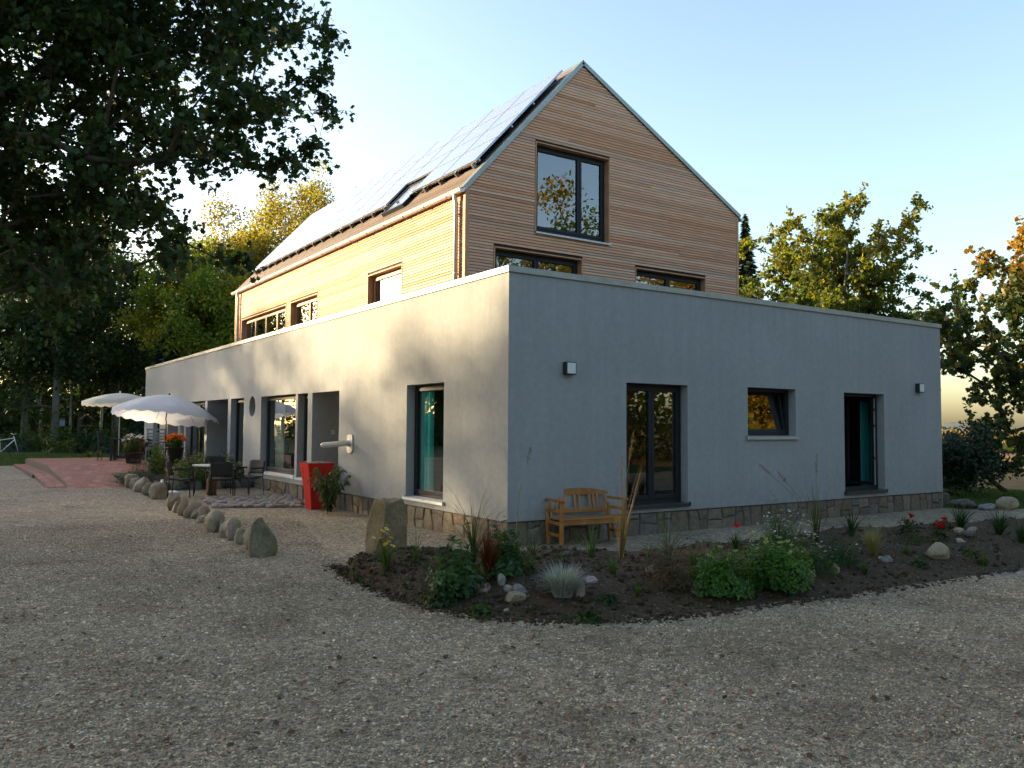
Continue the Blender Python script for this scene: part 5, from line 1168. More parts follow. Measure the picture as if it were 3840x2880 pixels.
def droopy(name, label, base, stems, L, seed, pal, cat='shrub', leaf=.15, nper=34):
    r = np.random.default_rng(seed); root = thing(name, label, cat, tuple(base)); t = MB(); P = []; B = []
    for k in range(stems):
        a = r.uniform(0, 2*math.pi); o_ = r.uniform(.12, .45); LL = L*r.uniform(.6, 1.1); pts = []; 
        for s in np.linspace(0, 1, 7): pts.append(np.array([math.cos(a)*o_*s**1.5*L, math.sin(a)*o_*s**1.5*L, LL*(s-.18*s**3)]))
        t.tube([tuple(x) for x in pts], [.007, .006, .005, .004, .004, .003, .002], 5, False)
        for j in range(nper):
            s = r.uniform(.18, 1); i = min(5, int(s*6)); p0 = pts[i]+(pts[i+1]-pts[i])*(s*6-i); b = r.uniform(0, 2*math.pi); dr = np.array([math.cos(b), math.sin(b), -r.uniform(.2, 1.6)]); dr /= np.linalg.norm(dr); P.append(p0+dr*leaf*.5); B.append(dr)
    t.build('stem', M['stalk'], root, fix=False); P = np.array(P); b = np.array(B); N = len(P)
    n_ = r.normal(size=(N, 3))*.5+np.array([0, 0, 1]); n_ -= (n_*b).sum(1, keepdims=True)*b; n_ /= np.linalg.norm(n_, axis=1, keepdims=True)
    leaves('foliage', P, leaf*r.uniform(.7, 1.2, N), np.clip(palette(N, pal, r), .004, .9), M['leaf'], root, LANCE*np.array([1.3, 1, 1]), seed, frames=(np.cross(b, n_), b, n_)); return root
p = onG(1246, 1932)
droopy('oleander', 'drooping narrow-leaved shrub growing in front of the red planter', (p[0]-.06, p[1]+.10, 0), 30, 1.12, 611, [(.035, .06, .02), (.06, .09, .03), (.10, .12, .05)])
p = onG(1385, 1888)
o = rock('rock', 'dark rock at the foot of the wall right of the red planter', (p[0]-.55, p[1]+.45, 0), (.34, .3, .42), 612, M['rock_dark'], 0)

# ================================================================== COBBLE STRIP
cr = tag(raw('cobble_strip', [(*(onG(u, v)[:2]), .030) for u, v in [(752, 1872), (800, 1908), (1142, 1905), (1120, 1862)]], [(0, 1, 2, 3)], M['mortar']), kind='structure')
A_, B_, C2_, D_ = [onG(u, v) for u, v in [(752, 1872), (800, 1908), (1142, 1905), (1120, 1862)]]
r = random.Random(12); cm_ = [rockmesh('cobble', (1, 1, 1), 700+k, M['cobble'], cr, 3, .05, 2, sink=.5) for k in range(4)]; first = set()
for i in range(15):
    for j in range(7):
        s, t_ = (i+.5+(.5 if j % 2 else 0)+r.uniform(-.12, .12))/15.6, (j+.5+r.uniform(-.1, .1))/7
        P = (A_*(1-s)+D_*s)*(1-t_)+(B_*(1-s)+C2_*s)*t_
        k = (i*7+j*3) % 4
        if k not in first: o = cm_[k]; first.add(k)
        else: o = cm_[k].copy(); COL.objects.link(o); o.parent = cr
        o.location = (P[0], P[1], P[2]+.035); o.scale = (r.uniform(.16, .24), r.uniform(.15, .21), r.uniform(.07, .11)); o.rotation_euler = (r.uniform(-.1, .1), r.uniform(-.1, .1), r.uniform(0, 3))

# ================================================================== BRICK TERRACE AND RAMP
def tz(y): return float(np.interp(y, [13.8, 19.0], [.105, .52]))
def xl(y): return -4.33-.035*(y-15)-.10*max(0, 15.2-y)**2
YE = 24.6
t = MB(); pr_ = []
for y in (13.85, 15.0, 16.4, 16.401, 19.0, 22.0, YE): pr_.append((y, xl(y), -2.97 if y < 16.4005 else -.004))
v = []; f = []
for (y, a, b) in pr_: v += [(a, y, -.1), (b, y, -.1), (b, y, tz(y)-.022), (a, y, tz(y)-.022)]
for i in range(len(pr_)-1):
    for k in range(4): f.append((i*4+k, i*4+(k+1) % 4, (i+1)*4+(k+1) % 4, (i+1)*4+k))
f += [(0, 1, 2, 3), tuple((len(pr_)-1)*4+k for k in range(4))]
t.add(v, f)
for (ya, yb) in ((14.3, 18), (18, 24.0)):
    a = [(xl(ya)-.46, ya), (xl(ya)+.01, ya), (xl(yb)+.01, yb), (xl(yb)-.40, yb)]; za, zb_ = max(tz(ya)-.13, gh(-5, ya)+.02), max(tz(yb)-.17, gh(-5, yb)+.02)
    if ya > 15: za = max(tz(18)-.13, 0)
    else: zb_ = max(tz(18)-.13, 0)
    zz = [za, za, zb_, zb_]; t.add([(x, y, -.1) for x, y in a]+[(x, y, z-.022) for (x, y), z in zip(a, zz)], [(4, 5, 6, 7), (0, 1, 5, 4), (1, 2, 6, 5), (2, 3, 7, 6), (3, 0, 4, 7)])
ter = tag(t.build('brick_terrace', M['mortar'], None), kind='structure')
cells = []; r = random.Random(31); row = 0; y = 13.86
while y < YE-.02:
    y1 = min(y+.395, YE); x1 = -2.975 if y < 16.3 else -.01; x0 = max(xl(y), xl(y1))+.02; x = x0-(.1 if row % 2 else 0)
    while x < x1-.03:
        xa, xb = max(x, x0), min(x+.20, x1)
        if xb-xa > .03: cells.append((xa, xb, y, y1, lambda yy: tz(yy)))
        x += .20
    y += .40; row += 1
y = 14.35
while y < 23.9:
    for k in (0, 1): 
        x0 = xl(y)-.44+k*.215; cells.append((x0, x0+.205, y, y+.39, lambda yy: (float(np.interp(yy, [14.3, 18, 24], [max(tz(14.3)-.13, float(gh(-5, 14.3))+.02), tz(18)-.13, max(tz(24)-.17, float(gh(-5, 24))+.02)])))))
    y += .40
cells.sort(key=lambda c: c[2]); rest = MB()
for k, (xa, xb, ya, yb, zf) in enumerate(cells):
    g_ = .004; dz = r.uniform(-.003, .003); z0, z1 = zf(ya)+dz, zf(yb)+dz; xa, xb, ya, yb = xa+g_, xb-g_, ya+g_, yb-g_; c = .006
    v = [(xa, ya, z0-.03), (xb, ya, z0-.03), (xb, yb, z1-.03), (xa, yb, z1-.03), (xa, ya, z0-c), (xb, ya, z0-c), (xb, yb, z1-c), (xa, yb, z1-c), (xa+c, ya+c, z0), (xb-c, ya+c, z0), (xb-c, yb-c, z1), (xa+c, yb-c, z1)]
    ff = [(0, 1, 5, 4), (1, 2, 6, 5), (2, 3, 7, 6), (3, 0, 4, 7), (4, 5, 9, 8), (5, 6, 10, 9), (6, 7, 11, 10), (7, 4, 8, 11), (8, 9, 10, 11)]
    if k < 295: q_ = MB(); q_.add(v, ff); q_.build('paver', M['paver'], ter, fix=False)
    else: rest.add(v, ff)
tag(rest.build('far_pavers', M['paver'], ter, fix=False), kind='stuff')
# planting pocket between the ramp and the wall
t = MB(); nx, ny_ = 24, 26; v = []
for i in range(nx):
    for j in range(ny_):
        x = -2.93+2.9*i/(nx-1); y = 12.7+3.69*j/(ny_-1); v.append((x, y, .10+.27*sstep(12.7, 14.2, y)+.03*math.sin(x*5+y*3)-(.12 if j == 0 else 0)))
t.add(v, [(i*ny_+j, (i+1)*ny_+j, (i+1)*ny_+j+1, i*ny_+j+1) for i in range(nx-1) for j in range(ny_-1)])
tag(t.build('planting_pocket', M['soil'], None, True, False), kind='structure')
for k in range(9):
    u = 612+k*44; p = onG(u, 1842-.4*k)
    names_ = ['leftmost', 'second', 'third', 'fourth', 'fifth', 'sixth', 'seventh', 'eighth', 'ninth']
    rock('retaining_stone', f'dark low retaining stone behind the seating corner, {names_[k]} from the left' if k else 'dark low retaining stone behind the seating corner, leftmost of its row', (p[0], 12.72+.05*math.sin(k*2), .04), (.42, .30, .34), 160+k, [M['rock_dark'], M['rock_tan'], M['rock_dark'], M['rock_grey']][k % 4], .2*math.sin(k*3), group='retaining stones of the planting pocket', sub=2)
# ================================================================== TERRACE PLANTS
def zP(u, v, z): return G(u, v, z)
def potted(name, label, loc, r0, r1, h, potmat, seed, fill, round_=True):
    q = thing(name, label, 'potted plant', tuple(loc)); t = MB()
    t.lathe([(r0*.98, 0), (r0, 0), (r1, h*.97), (r1*1.06, h*.97), (r1*1.06, h), (r1*.92, h), (r1*.9, h*.88)], 20); t.v.append((0, 0, 0)); t.v.append((0, 0, h*.88))
    t.f += [((k+1) % 20, k, len(t.v)-2) for k in range(20)]+[(120+k, 120+(k+1) % 20, len(t.v)-1) for k in range(20)]
    t.build('pot', M[potmat], q, True); fill(q, h); return q
def leaf_ball(q, c, rad, n_, size, pal, seed, mat='leaf', shape=OVAL):
    r = np.random.default_rng(seed); d = r.normal(size=(n_, 3)); d /= np.linalg.norm(d, axis=1, keepdims=True); P = d*(r.random(n_)**.4)[:, None]*np.array(rad)*(1+.15*np.sin(d[:, :1]*6))+np.array(c)
    leaves('foliage', P, size*r.uniform(.6, 1.2, n_), np.clip(palette(n_, pal, r), .004, .9), M[mat], q, shape, seed); return P
def dome(n_, c, rad, r):
    d = r.normal(size=(n_, 3)); d[:, 2] = np.abs(d[:, 2])*.8+.1; d /= np.linalg.norm(d, axis=1, keepdims=True); return [np.array(c)+x*np.array(rad) for x in d]
TZ = .52
p = zP(505, 1738, TZ)
def f1(q, h): leaf_ball(q, (0, 0, h+.26), (.34, .34, .30), 900, .07, GREEN[1:3]+[(.10, .03, .02)], 801); daisy_heads('flower', dome(48, (0, -.03, h+.34), (.38, .34, .28), np.random.default_rng(2)), .055, [(.78, .76, .74)], 803, q, petals=8, centre=(.5, .35, .06))
potted('flower_pot', 'dark pot of white daisies on the brick terrace', (p[0], p[1]+.2, TZ), .22, .30, .34, 'pot_dark', 1, f1)
p = zP(672, 1733, TZ)
def f2(q, h): leaf_ball(q, (0, 0, h+.12), (.26, .26, .22), 500, .09, GREEN[1:], 806); daisy_heads('flower', dome(70, (0, 0, h+.22), (.33, .33, .22), np.random.default_rng(3)), .075, [(.75, .22, .01), (.80, .30, .015), (.62, .16, .01)], 808, q, petals=10, centre=(.03, .012, .006))
potted('flower_pot', 'tall dark pot of orange coneflowers by the wall niche', (p[0]-.32, p[1]-.9, TZ), .17, .26, .52, 'pot_dark', 2, f2)
p = zP(555, 1726, TZ)
def f3(q, h): leaf_ball(q, (0, 0, h+.18), (.32, .32, .26), 700, .07, [(.06, .01, .01), (.10, .016, .012), (.05, .05, .015)], 810); daisy_heads('flower', dome(34, (.02, -.05, h+.2), (.34, .32, .22), np.random.default_rng(4)), .06, [(.55, .12, .02), (.40, .05, .015)], 812, q, petals=8)
potted('flower_pot', 'pot of dark red and orange foliage beside the white daisies', (p[0], p[1]+.1, TZ), .18, .24, .3, 'pot_dark', 3, f3)
for k, (u, v, z, rx, h, pal, lab) in enumerate([(585, 1775, .42, .36, .95, GREEN[1:]+AUTUMN[1:2], 'upright yellow-green shrub in front of the white parasol'), (600, 1690, TZ, .34, .55, GREEN[1:3], 'round green shrub behind the upright yellow-green shrub'), (716, 1795, .36, .55, .78, GREEN[1:]+AUTUMN[:1], 'loose olive-green shrub left of the bistro table'), (846, 1790, .34, .42, .72, AUTUMN[:2]+GREEN[1:2], 'brownish-green shrub behind the black chair back'), (930, 1790, .34, .40, .50, [(.06, .085, .05), (.09, .12, .07)], 'grey-green herb cushion by the wall right of the table')]):
    p = zP(u, v, z); x = min(p[0], -rx-.05); bush('garden_shrub', lab, (x, p[1], z-.03), rx, h, 1500, .075, pal, 820+k, 'leaf', OVAL, 14, 'shrubs of the planting pocket', dens=2.0)
p = zP(520, 1805, .24); bush('lavender', 'grey-blue lavender clump beside the brick ramp', (p[0], p[1], .22), .70, .55, 3200, .085, [(.05, .065, .05), (.085, .10, .08), (.11, .11, .12)], 830, 'leaf', LANCE, 24, up=1.6, dens=1.8)
p = zP(455, 1818, .12); bush('garden_shrub', 'small bright green ground cover by the corner of the brick ramp', (p[0]+.1, p[1], .10), .28, .30, 700, .06, GREEN[1:], 831, 'leaf', OVAL, 8, 'shrubs of the planting pocket')
p = zP(700, 1740, TZ); grass('meadow_grass', 'wispy dark grass beside the orange coneflowers', (min(p[0], -.4), p[1]-.4, TZ), 60, .75, .25, [(.04, .05, .03), (.07, .06, .04)], 833, .008, .7)
for k, (u, v, lab) in enumerate([(332, 1716, 'straw-coloured grass tuft at the back edge of the terrace, left one'), (368, 1715, 'straw-coloured grass tuft at the back edge of the terrace, right one')]):
    p = zP(u, v, .42); grass('meadow_grass', lab, p, 220, .36, .45, [(.14, .13, .04), (.20, .17, .06)], 835+k, .01, .8)

# ================================================================== PARASOLS
def parasol(label, base, rad, hp, rise, tilt, tdir, cloth, pole, seed, wob_=.055, name='parasol'):
    q = thing(name, label, 'parasol', tuple(base)); n_ = 48; top = np.array([0, 0, hp+rise])
    T = Matrix.Translation((0, 0, hp)) @ Matrix.Rotation(tdir, 4, 'Z') @ Matrix.Rotation(tilt, 4, 'Y') @ Matrix.Rotation(-tdir, 4, 'Z')
    t = MB(T); v = [(0, 0, rise)]; rings = 7; f = []
    for i in range(1, rings+1):
        s = i/rings
        for k in range(n_):
            a = 2*math.pi*k/n_; rib = abs(math.sin(a*4)); rr_ = rad*s*(1-.025*rib*s); v.append((rr_*math.cos(a), rr_*math.sin(a), rise*(1-s**1.75)-.03*rib*s*(1-.3*s)))
    for k in range(n_):
        a = 2*math.pi*k/n_; sc = abs(math.sin(a*12)); v.append((rad*1.003*math.cos(a), rad*1.003*math.sin(a), -.12-wob_*sc))
    f += [(0, 1+k, 1+(k+1) % n_) for k in range(n_)]
    for i in range(rings): f += [(1+i*n_+k, 1+(i+1)*n_+k, 1+(i+1)*n_+(k+1) % n_, 1+i*n_+(k+1) % n_) for k in range(n_)]
    t.add(v, f); cn = t.build('canopy', M[cloth], q, True, False)
    for k in range(8):
        a = 2*math.pi*(k+.0)/8+math.pi/8*0; t = MB(T); t.tube([(rad*s*math.cos(a), rad*s*math.sin(a), rise*(1-s**1.75)-.018) for s in (.03, .3, .6, .85, .99)], .006, 5); t.build('rib', M[pole], q)
    tp = T @ Vector((0, 0, rise)); hb = T @ Vector((0, 0, -.15))
    t = MB(); t.tube([(0, 0, 0), (0, 0, hp-.25), tuple(hb), tuple(tp)], .019, 10); t.build('pole', M[pole], q, True)
    t = MB(T); t.lathe([(.0, rise+.075), (.022, rise+.07), (.03, rise+.045), (.022, rise+.02), (.026, rise-.005)], 10); t.build('finial', M[pole], q, True)
    t = MB(); t.lathe([(.0, .10), (.05, .10), (.24, .05), (.25, .0), (0, 0)], 20); t.build('base', M['pot_dark'], q, True)
    return q
pb = onY(622, 1640, 18.2); parasol('large white parasol with scalloped edge in front of the grey wall', (pb[0], pb[1], .50), 1.62, 1.62, .62, R_(9), 0.6, 'umbrella_cloth', 'dark_metal', 1)
pb = onY(446, 1640, 23.4); parasol('cream parasol seen from below behind the dark table', (pb[0], pb[1], TZ), 1.28, 2.12, .30, R_(2), 2.0, 'umbrella_cream', 'white_metal', 2, .05)
# white parasol base standing empty among the stones
p = onG(628, 1852); q = thing('umbrella_stand', 'empty white umbrella stand with short tube beside the edging stones', 'umbrella stand', (p[0], p[1], p[2]))
t = MB(); t.bbox(-.24, .24, -.24, .24, 0, .06, .015); t.build('plate', M['white_metal'], q); t = MB(); t.tube([(-.12, .05, .06), (-.12, .05, .36)], .035, 12); t.build('tube', M['white_metal'], q, True)

# ================================================================== FURNITURE
def armchair(label, loc, rz, back='dark_wicker', metal='dark_metal', group='chairs of the seating corner', seat_h=.44, backh=.86, name='garden_chair'):
    """faces local -y (the sitter looks to -y)"""
    q = thing(name, label, 'chair', tuple(loc), rz, group)
    for sx in (-1, 1):
        t = MB(); t.tube([(sx*.27, -.25, 0), (sx*.27, -.24, .63), (sx*.27, -.20, .655), (sx*.27, .20, .655)], .012, 8); t.build('leg', M[metal], q, True)
        t = MB(); t.tube([(sx*.27, .25, 0), (sx*.25, .22, .45), (sx*.25, .30, backh-.02)], .012, 8); t.build('leg', M[metal], q, True)
        t = MB(); t.bbox(sx*.27-.022, sx*.27+.022, -.20, .20, .662, .684, .008); t.build('armrest', M[back], q)
    t = MB(); n_ = 8; v = []
    for i in range(n_+1):
        y = -.25+.48*i/n_; z = seat_h+.018*math.cos(i/n_*6.28)
        v += [(-.245, y, z), (.245, y, z), (.245, y, z-.025), (-.245, y, z-.025)]
    f = [(4*i+k, 4*i+(k+1) % 4, 4*i+4+(k+1) % 4, 4*i+4+k) for i in range(n_) for k in range(4)]+[(0, 1, 2, 3), tuple(4*n_+k for k in range(4))]
    t.add(v, f); t.build('seat', M[back], q, True)
    t = MB(); v = []; m_ = 10
    for j in range(7):
        z = seat_h+.08+(backh-seat_h-.08)*j/6; y = .22+.08*(z-.45)/.4
        for i in range(m_+1):
            x = -.25+.5*i/m_; cz = -.035*max(0, (abs(x)/.25)**6) if j == 6 else 0; v.append((x, y+.03*math.cos(x*5.5)-.025, z+cz))
    nn = len(v); v += [(x, y+.022, z) for x, y, z in v]
    f = []
    for j in range(6):
        for i in range(m_): a = j*(m_+1)+i; f += [(a, a+1, a+m_+2, a+m_+1), (nn+a, nn+a+m_+1, nn+a+m_+2, nn+a+1)]
    for i in range(m_): f += [(i, nn+i, nn+i+1, i+1), (6*(m_+1)+i, 6*(m_+1)+i+1, nn+6*(m_+1)+i+1, nn+6*(m_+1)+i)]
    for j in range(6): a = j*(m_+1); b = a+m_; f += [(a, a+m_+1, nn+a+m_+1, nn+a), (b, nn+b, nn+b+m_+1, b+m_+1)]
    t.add(v, f); t.build('backrest', M[back], q, True); return q
tc = onG(790, 1858); tc = np.array([tc[0]+.12, tc[1]+.30])
zt_ = float(gh(*tc))
q = thing('bistro_table', 'square bistro table with pale stone top in the seating corner', 'table', (tc[0], tc[1], zt_), .35)
t = MB(); t.bbox(-.36, .36, -.36, .36, .70, .745, .008); t.build('tabletop', M['table_stone'], q)
for sx in (-1, 1):
    for sy in (-1, 1): t = MB(); t.tube([(sx*.31, sy*.31, 0), (sx*.29, sy*.29, .70)], .013, 8); t.build('leg', M['dark_metal'], q, True)
t = MB(); t.box(-.30, .30, -.30, -.28, .66, .70); t.box(-.30, .30, .28, .30, .66, .70); t.box(-.30, -.28, -.28, .28, .66, .70); t.box(.28, .30, -.28, .28, .66, .70); t.build('apron', M['dark_metal'], q)
def gz(x, y): return (x, y, float(gh(x, y))+.01)
a = onG(829, 1868); armchair('black chair with its back to the camera in front of the bistro table', gz(a[0]+.05, a[1]+.10), R_(180-20))
a = onG(682, 1868); armchair('dark chair seen from the side left of the bistro table', gz(a[0]+.02, a[1]+.22), R_(90-22))
a = onG(935, 1860); armchair('black chair by the wall facing left towards the bistro table', gz(a[0]+.05, a[1]+.25), R_(-62))
a = onG(770, 1836); armchair('black chair half hidden behind the bistro table', gz(a[0]+.25, a[1]+.05), R_(-12))
a = onG(798, 1860); q = thing('log_stool', 'short brown log stool under the bistro table', 'stool', gz(a[0]+.02, a[1]+.22)); t = MB()
t.lathe([(.0, 0), (.125, 0), (.118, .1), (.12, .34), (.112, .40), (0, .405)], 16); t.build('log', M['stump_wood'], q, True); t = MB(); t.lathe([(0, .415), (.10, .412), (.104, .400)], 16); t.build('cut_face', M['old_wood'], q, True)
# dark table and seats on the terrace
c0 = zP(492, 1727, TZ); q = thing('dark_table', 'long dark garden table on the terrace under the cream parasol', 'table', (c0[0], c0[1]+.1, TZ), R_(-22))
t = MB()
for k in range(5): t.bbox(-.66, .66, -.36+k*.146, -.222+k*.146, .735, .765, .005)
t.build('tabletop', M['dark_metal'], q)
for sx in (-1, 1):
    for sy in (-1, 1): t = MB(); t.bbox(sx*.58-.035, sx*.58+.035, sy*.28-.035, sy*.28+.035, 0, .735, .005); t.build('leg', M['dark_metal'], q)
t = MB(); t.bbox(-.545, .545, -.02, .02, .12, .17); t.build('stretcher', M['dark_metal'], q)
armchair('dark chair at the left end of the long terrace table', (c0[0]-.72, c0[1]+.25, TZ), R_(70), group='chairs on the terrace', backh=1.02)
armchair('dark chair behind the tall pot of orange flowers under the white parasol', (onY(634, 1690, 19.8)[0], 19.8, TZ), R_(200), group='chairs on the terrace', backh=.92)
# grey folding deck chair
b = onY(584, 1660, 20.9); q = thing('deck_chair', 'light grey folding chair standing beside the white parasol pole', 'chair', (b[0], b[1], TZ), R_(-20), 'chairs on the terrace')
for sx in (-1, 1):
    t = MB(); t.bbox(sx*.28-.02, sx*.28+.02, -.016, .016, 0, 1.12, .004); t.v = [(x, y+z*.30-.25, z) for x, y, z in t.v]; t.build('leg', M['grey_paint'], q)
    t = MB(); t.bbox(sx*.24-.018, sx*.24+.018, -.016, .016, 0, .62, .004); t.v = [(x, y-z*.55+.30, z) for x, y, z in t.v]; t.build('leg', M['grey_paint'], q)
    t = MB(); t.bbox(sx*.33-.03, sx*.33+.03, -.42, .14, .60, .625, .004); t.build('armrest', M['grey_paint'], q)
t = MB(); t.bbox(-.34, .34, .05, .085, 1.06, 1.12, .004); t.build('top_rail', M['grey_paint'], q)
for k in range(6): t = MB(); z = .45+k*.10; t.bbox(-.26, .26, z*.30-.262, z*.30-.242, z-.035, z+.035, .003); t.build('back_slat', M['grey_paint'], q)
for k in range(5): t = MB(); y = -.38+k*.085; t.bbox(-.24, .24, y, y+.07, .385-.02*k*.2, .405-.02*k*.2, .003); t.build('seat_slat', M['grey_paint'], q)

# ================================================================== WOODEN BENCH
B0, B1 = onG(2110, 2056), onG(2338, 2040); d_ = B1-B0; ang = math.atan2(d_[1], d_[0])
ctr = (B0+B1)/2+np.array([-math.sin(ang), math.cos(ang), 0])*.21; BWd = np.linalg.norm(d_)/2
q = thing('garden_bench', 'small orange-brown wooden bench with slatted back against the grey wall', 'bench', (ctr[0], ctr[1], .008), ang)
w_ = BWd+.02
for sx in (-1, 1):
    t = MB(); t.bbox(sx*w_-.028, sx*w_+.028, -.235, -.185, 0, .665, .006); t.build('leg', M['bench_wood'], q)
    t = MB(); t.bbox(sx*w_-.026, sx*w_+.026, .17, .22, 0, .60, .006)
    t.v = [(x, y+(max(0, z-.40)*.30), z) for x, y, z in t.v]; t.build('leg', M['bench_wood'], q)
    t = MB(); t.bbox(sx*w_-.036, sx*w_+.036, -.27, .24, .667, .705, .010); t.build('armrest', M['bench_wood'], q)
    for z in (.17, .345, .53): t = MB(); t.bbox(sx*w_-.015, sx*w_+.015, -.184, .169+(max(0, z-.4)*.3), z-.024, z+.024, .004); t.build('side_rail', M['bench_wood'], q)
for k in range(4): t = MB(); y = -.24+k*.104; t.bbox(-w_+.03, w_-.03, y, y+.094, .395-k*.004, .42-k*.004, .005); t.build('seat_slat', M['bench_wood'], q)
t = MB(); t.bbox(-w_+.03, w_-.03, -.232, -.205, .325, .394, .004); t.build('front_rail', M['bench_wood'], q)
def back_y(z): return .21+(z-.42)*.22
t = MB(); t.bbox(-w_+.08, w_-.08, back_y(.50)-.014, back_y(.50)+.014, .46, .525, .004); t.build('lower_rail', M['bench_wood'], q)
t = MB(); v = []; n_ = 16
for i in range(n_+1):
    x = -w_-.015+(2*w_+.03)*i/n_; s = 1-(x/w_)**2; zt2 = .765+.075*max(0, s)**.8; zb2 = .735-.0*s; y = back_y(.78)
    v += [(x, y-.015, zb2), (x, y+.015, zb2), (x, y+.015, zt2), (x, y-.015, zt2)]
t.add(v, [(4*i+k, 4*i+(k+1) % 4, 4*i+4+(k+1) % 4, 4*i+4+k) for i in range(n_) for k in range(4)]+[(0, 1, 2, 3), tuple(4*n_+k for k in range(4))]); t.build('top_rail', M['bench_wood'], q)
for sx in (-1, 1):
    t = MB(); t.bbox(sx*(w_-.06)-.022, sx*(w_-.06)+.022, -.014, .014, .41, .74, .004); t.v = [(x, y+back_y(z), z) for x, y, z in t.v]; t.build('back_post', M['bench_wood'], q)
for x in (-.36, -.29, -.22, -.05, .03, .20, .27, .34):
    t = MB(); t.bbox(x*w_/.52-.020, x*w_/.52+.020, -.008, .008, .52, .74, .003); t.v = [(xx, y+back_y(z), z) for xx, y, z in t.v]; t.build('back_slat', M['bench_wood'], q)

# ================================================================== BICYCLE, BIRD TABLE, NEST BOX, HEDGE
p = onG(12, 1722); q = thing('bicycle', 'bicycle leaning in the shade at the left frame border', 'bicycle', tuple(p), R_(20))
for x in (-.53, .53):
    t = MB(); t.tube([(x+.33*math.cos(a), 0, .34+.33*math.sin(a)) for a in np.linspace(0, 2*math.pi, 29)], .016, 6, False); w2_ = t.build('wheel', M['rubber'], q, True)
    t = MB()
    for k in range(14): a = 2*math.pi*k/14; t.tube([(x, 0, .34), (x+.32*math.cos(a), 0, .34+.32*math.sin(a))], .002, 4, False)
    t.build('spoke', M['rail_metal'], w2_, fix=False)
t = MB()
for a, b in (((-.10, 0, .30), (-.18, 0, .86)), ((-.10, 0, .30), (.40, 0, .78)), ((-.16, 0, .76), (.38, 0, .84)), ((-.10, 0, .30), (-.53, 0, .34)), ((-.53, 0, .34), (-.16, 0, .74)), ((.36, 0, .92), (.53, 0, .34))): t.tube([a, b], .017, 8)
t.build('frame', M['sill_white'], q, True); t = MB(); t.tube([(.36, -.26, 1.02), (.35, -.1, 1.0), (.36, 0, .98), (.35, .1, 1.0), (.36, .26, 1.02)], .012, 8); t.build('handlebar', M['rail_metal'], q, True)
t = MB(); t.bbox(-.30, -.06, -.07, .07, .88, .93, .02); t.build('saddle', M['rubber'], q)
b = at(322, 44); q = thing('bird_table', 'small wooden bird table with gabled roof at the edge of the wood', 'bird table', b)
t = MB(); t.tube([(0, 0, 0), (0, 0, 1.25)], .05, 8); t.build('post', M['old_wood'], q); t = MB(); t.box(-.3, .3, -.25, .25, 1.25, 1.29); t.build('tray', M['old_wood'], q)
t = MB(); t.prism([(-.4, 1.55), (0, 1.88), (.4, 1.55), (.36, 1.53), (0, 1.82), (-.36, 1.53)], -.32, .32); t.build('roof', M['stump_wood'], q)
for sx in (-1, 1): t = MB(); t.box(sx*.26-.02, sx*.26+.02, -.02, .02, 1.29, 1.63); t.build('post', M['old_wood'], q)
b = far(233, 1588, 43.4); q = thing('nest_box', 'pale nest box fixed to the thick straight trunk', 'nest box', tuple(b)); t = MB(); t.bbox(-.12, .12, -.1, .1, -.15, .2); t.build('box', M['grey_paint'], q); t = MB(); t.prism([(-.16, .20), (.16, .26), (.16, .29), (-.16, .23)], -.15, .15); t.build('lid', M['old_wood'], q)
for k, (u, d, rx, h, pal, lab) in enumerate([(262, 40, 1.3, 1.35, DEEP, 'dark clipped bush at the left of the hedge behind the lawn'), (330, 41, 1.5, 1.25, DEEP, 'dark clipped bush in the middle of the hedge behind the lawn'), (400, 40, 1.4, 1.3, DEEP, 'dark clipped bush behind the cream parasol pole'), (150, 42, .9, .9, AUTUMN[:3], 'sunlit yellow-green bush between dark bushes behind the lawn'), (60, 41, 1.6, 1.4, DEEP, 'dark bush behind the bicycle'), (240, 38.5, .7, .7, AUTUMN[:2], 'low yellow-green bush left of the clipped bushes'), (490, 42, 1.4, 1.7, DEEP, 'dark bush behind the long terrace table')]):  # sunlit bush: its sunlight is put into the yellower leaf colours
    bush('garden_shrub', lab, at(u, d), rx, h, 1600, .14, pal, 850+k, 'leaf', QUAD, 8, 'bushes along the edge of the wood')
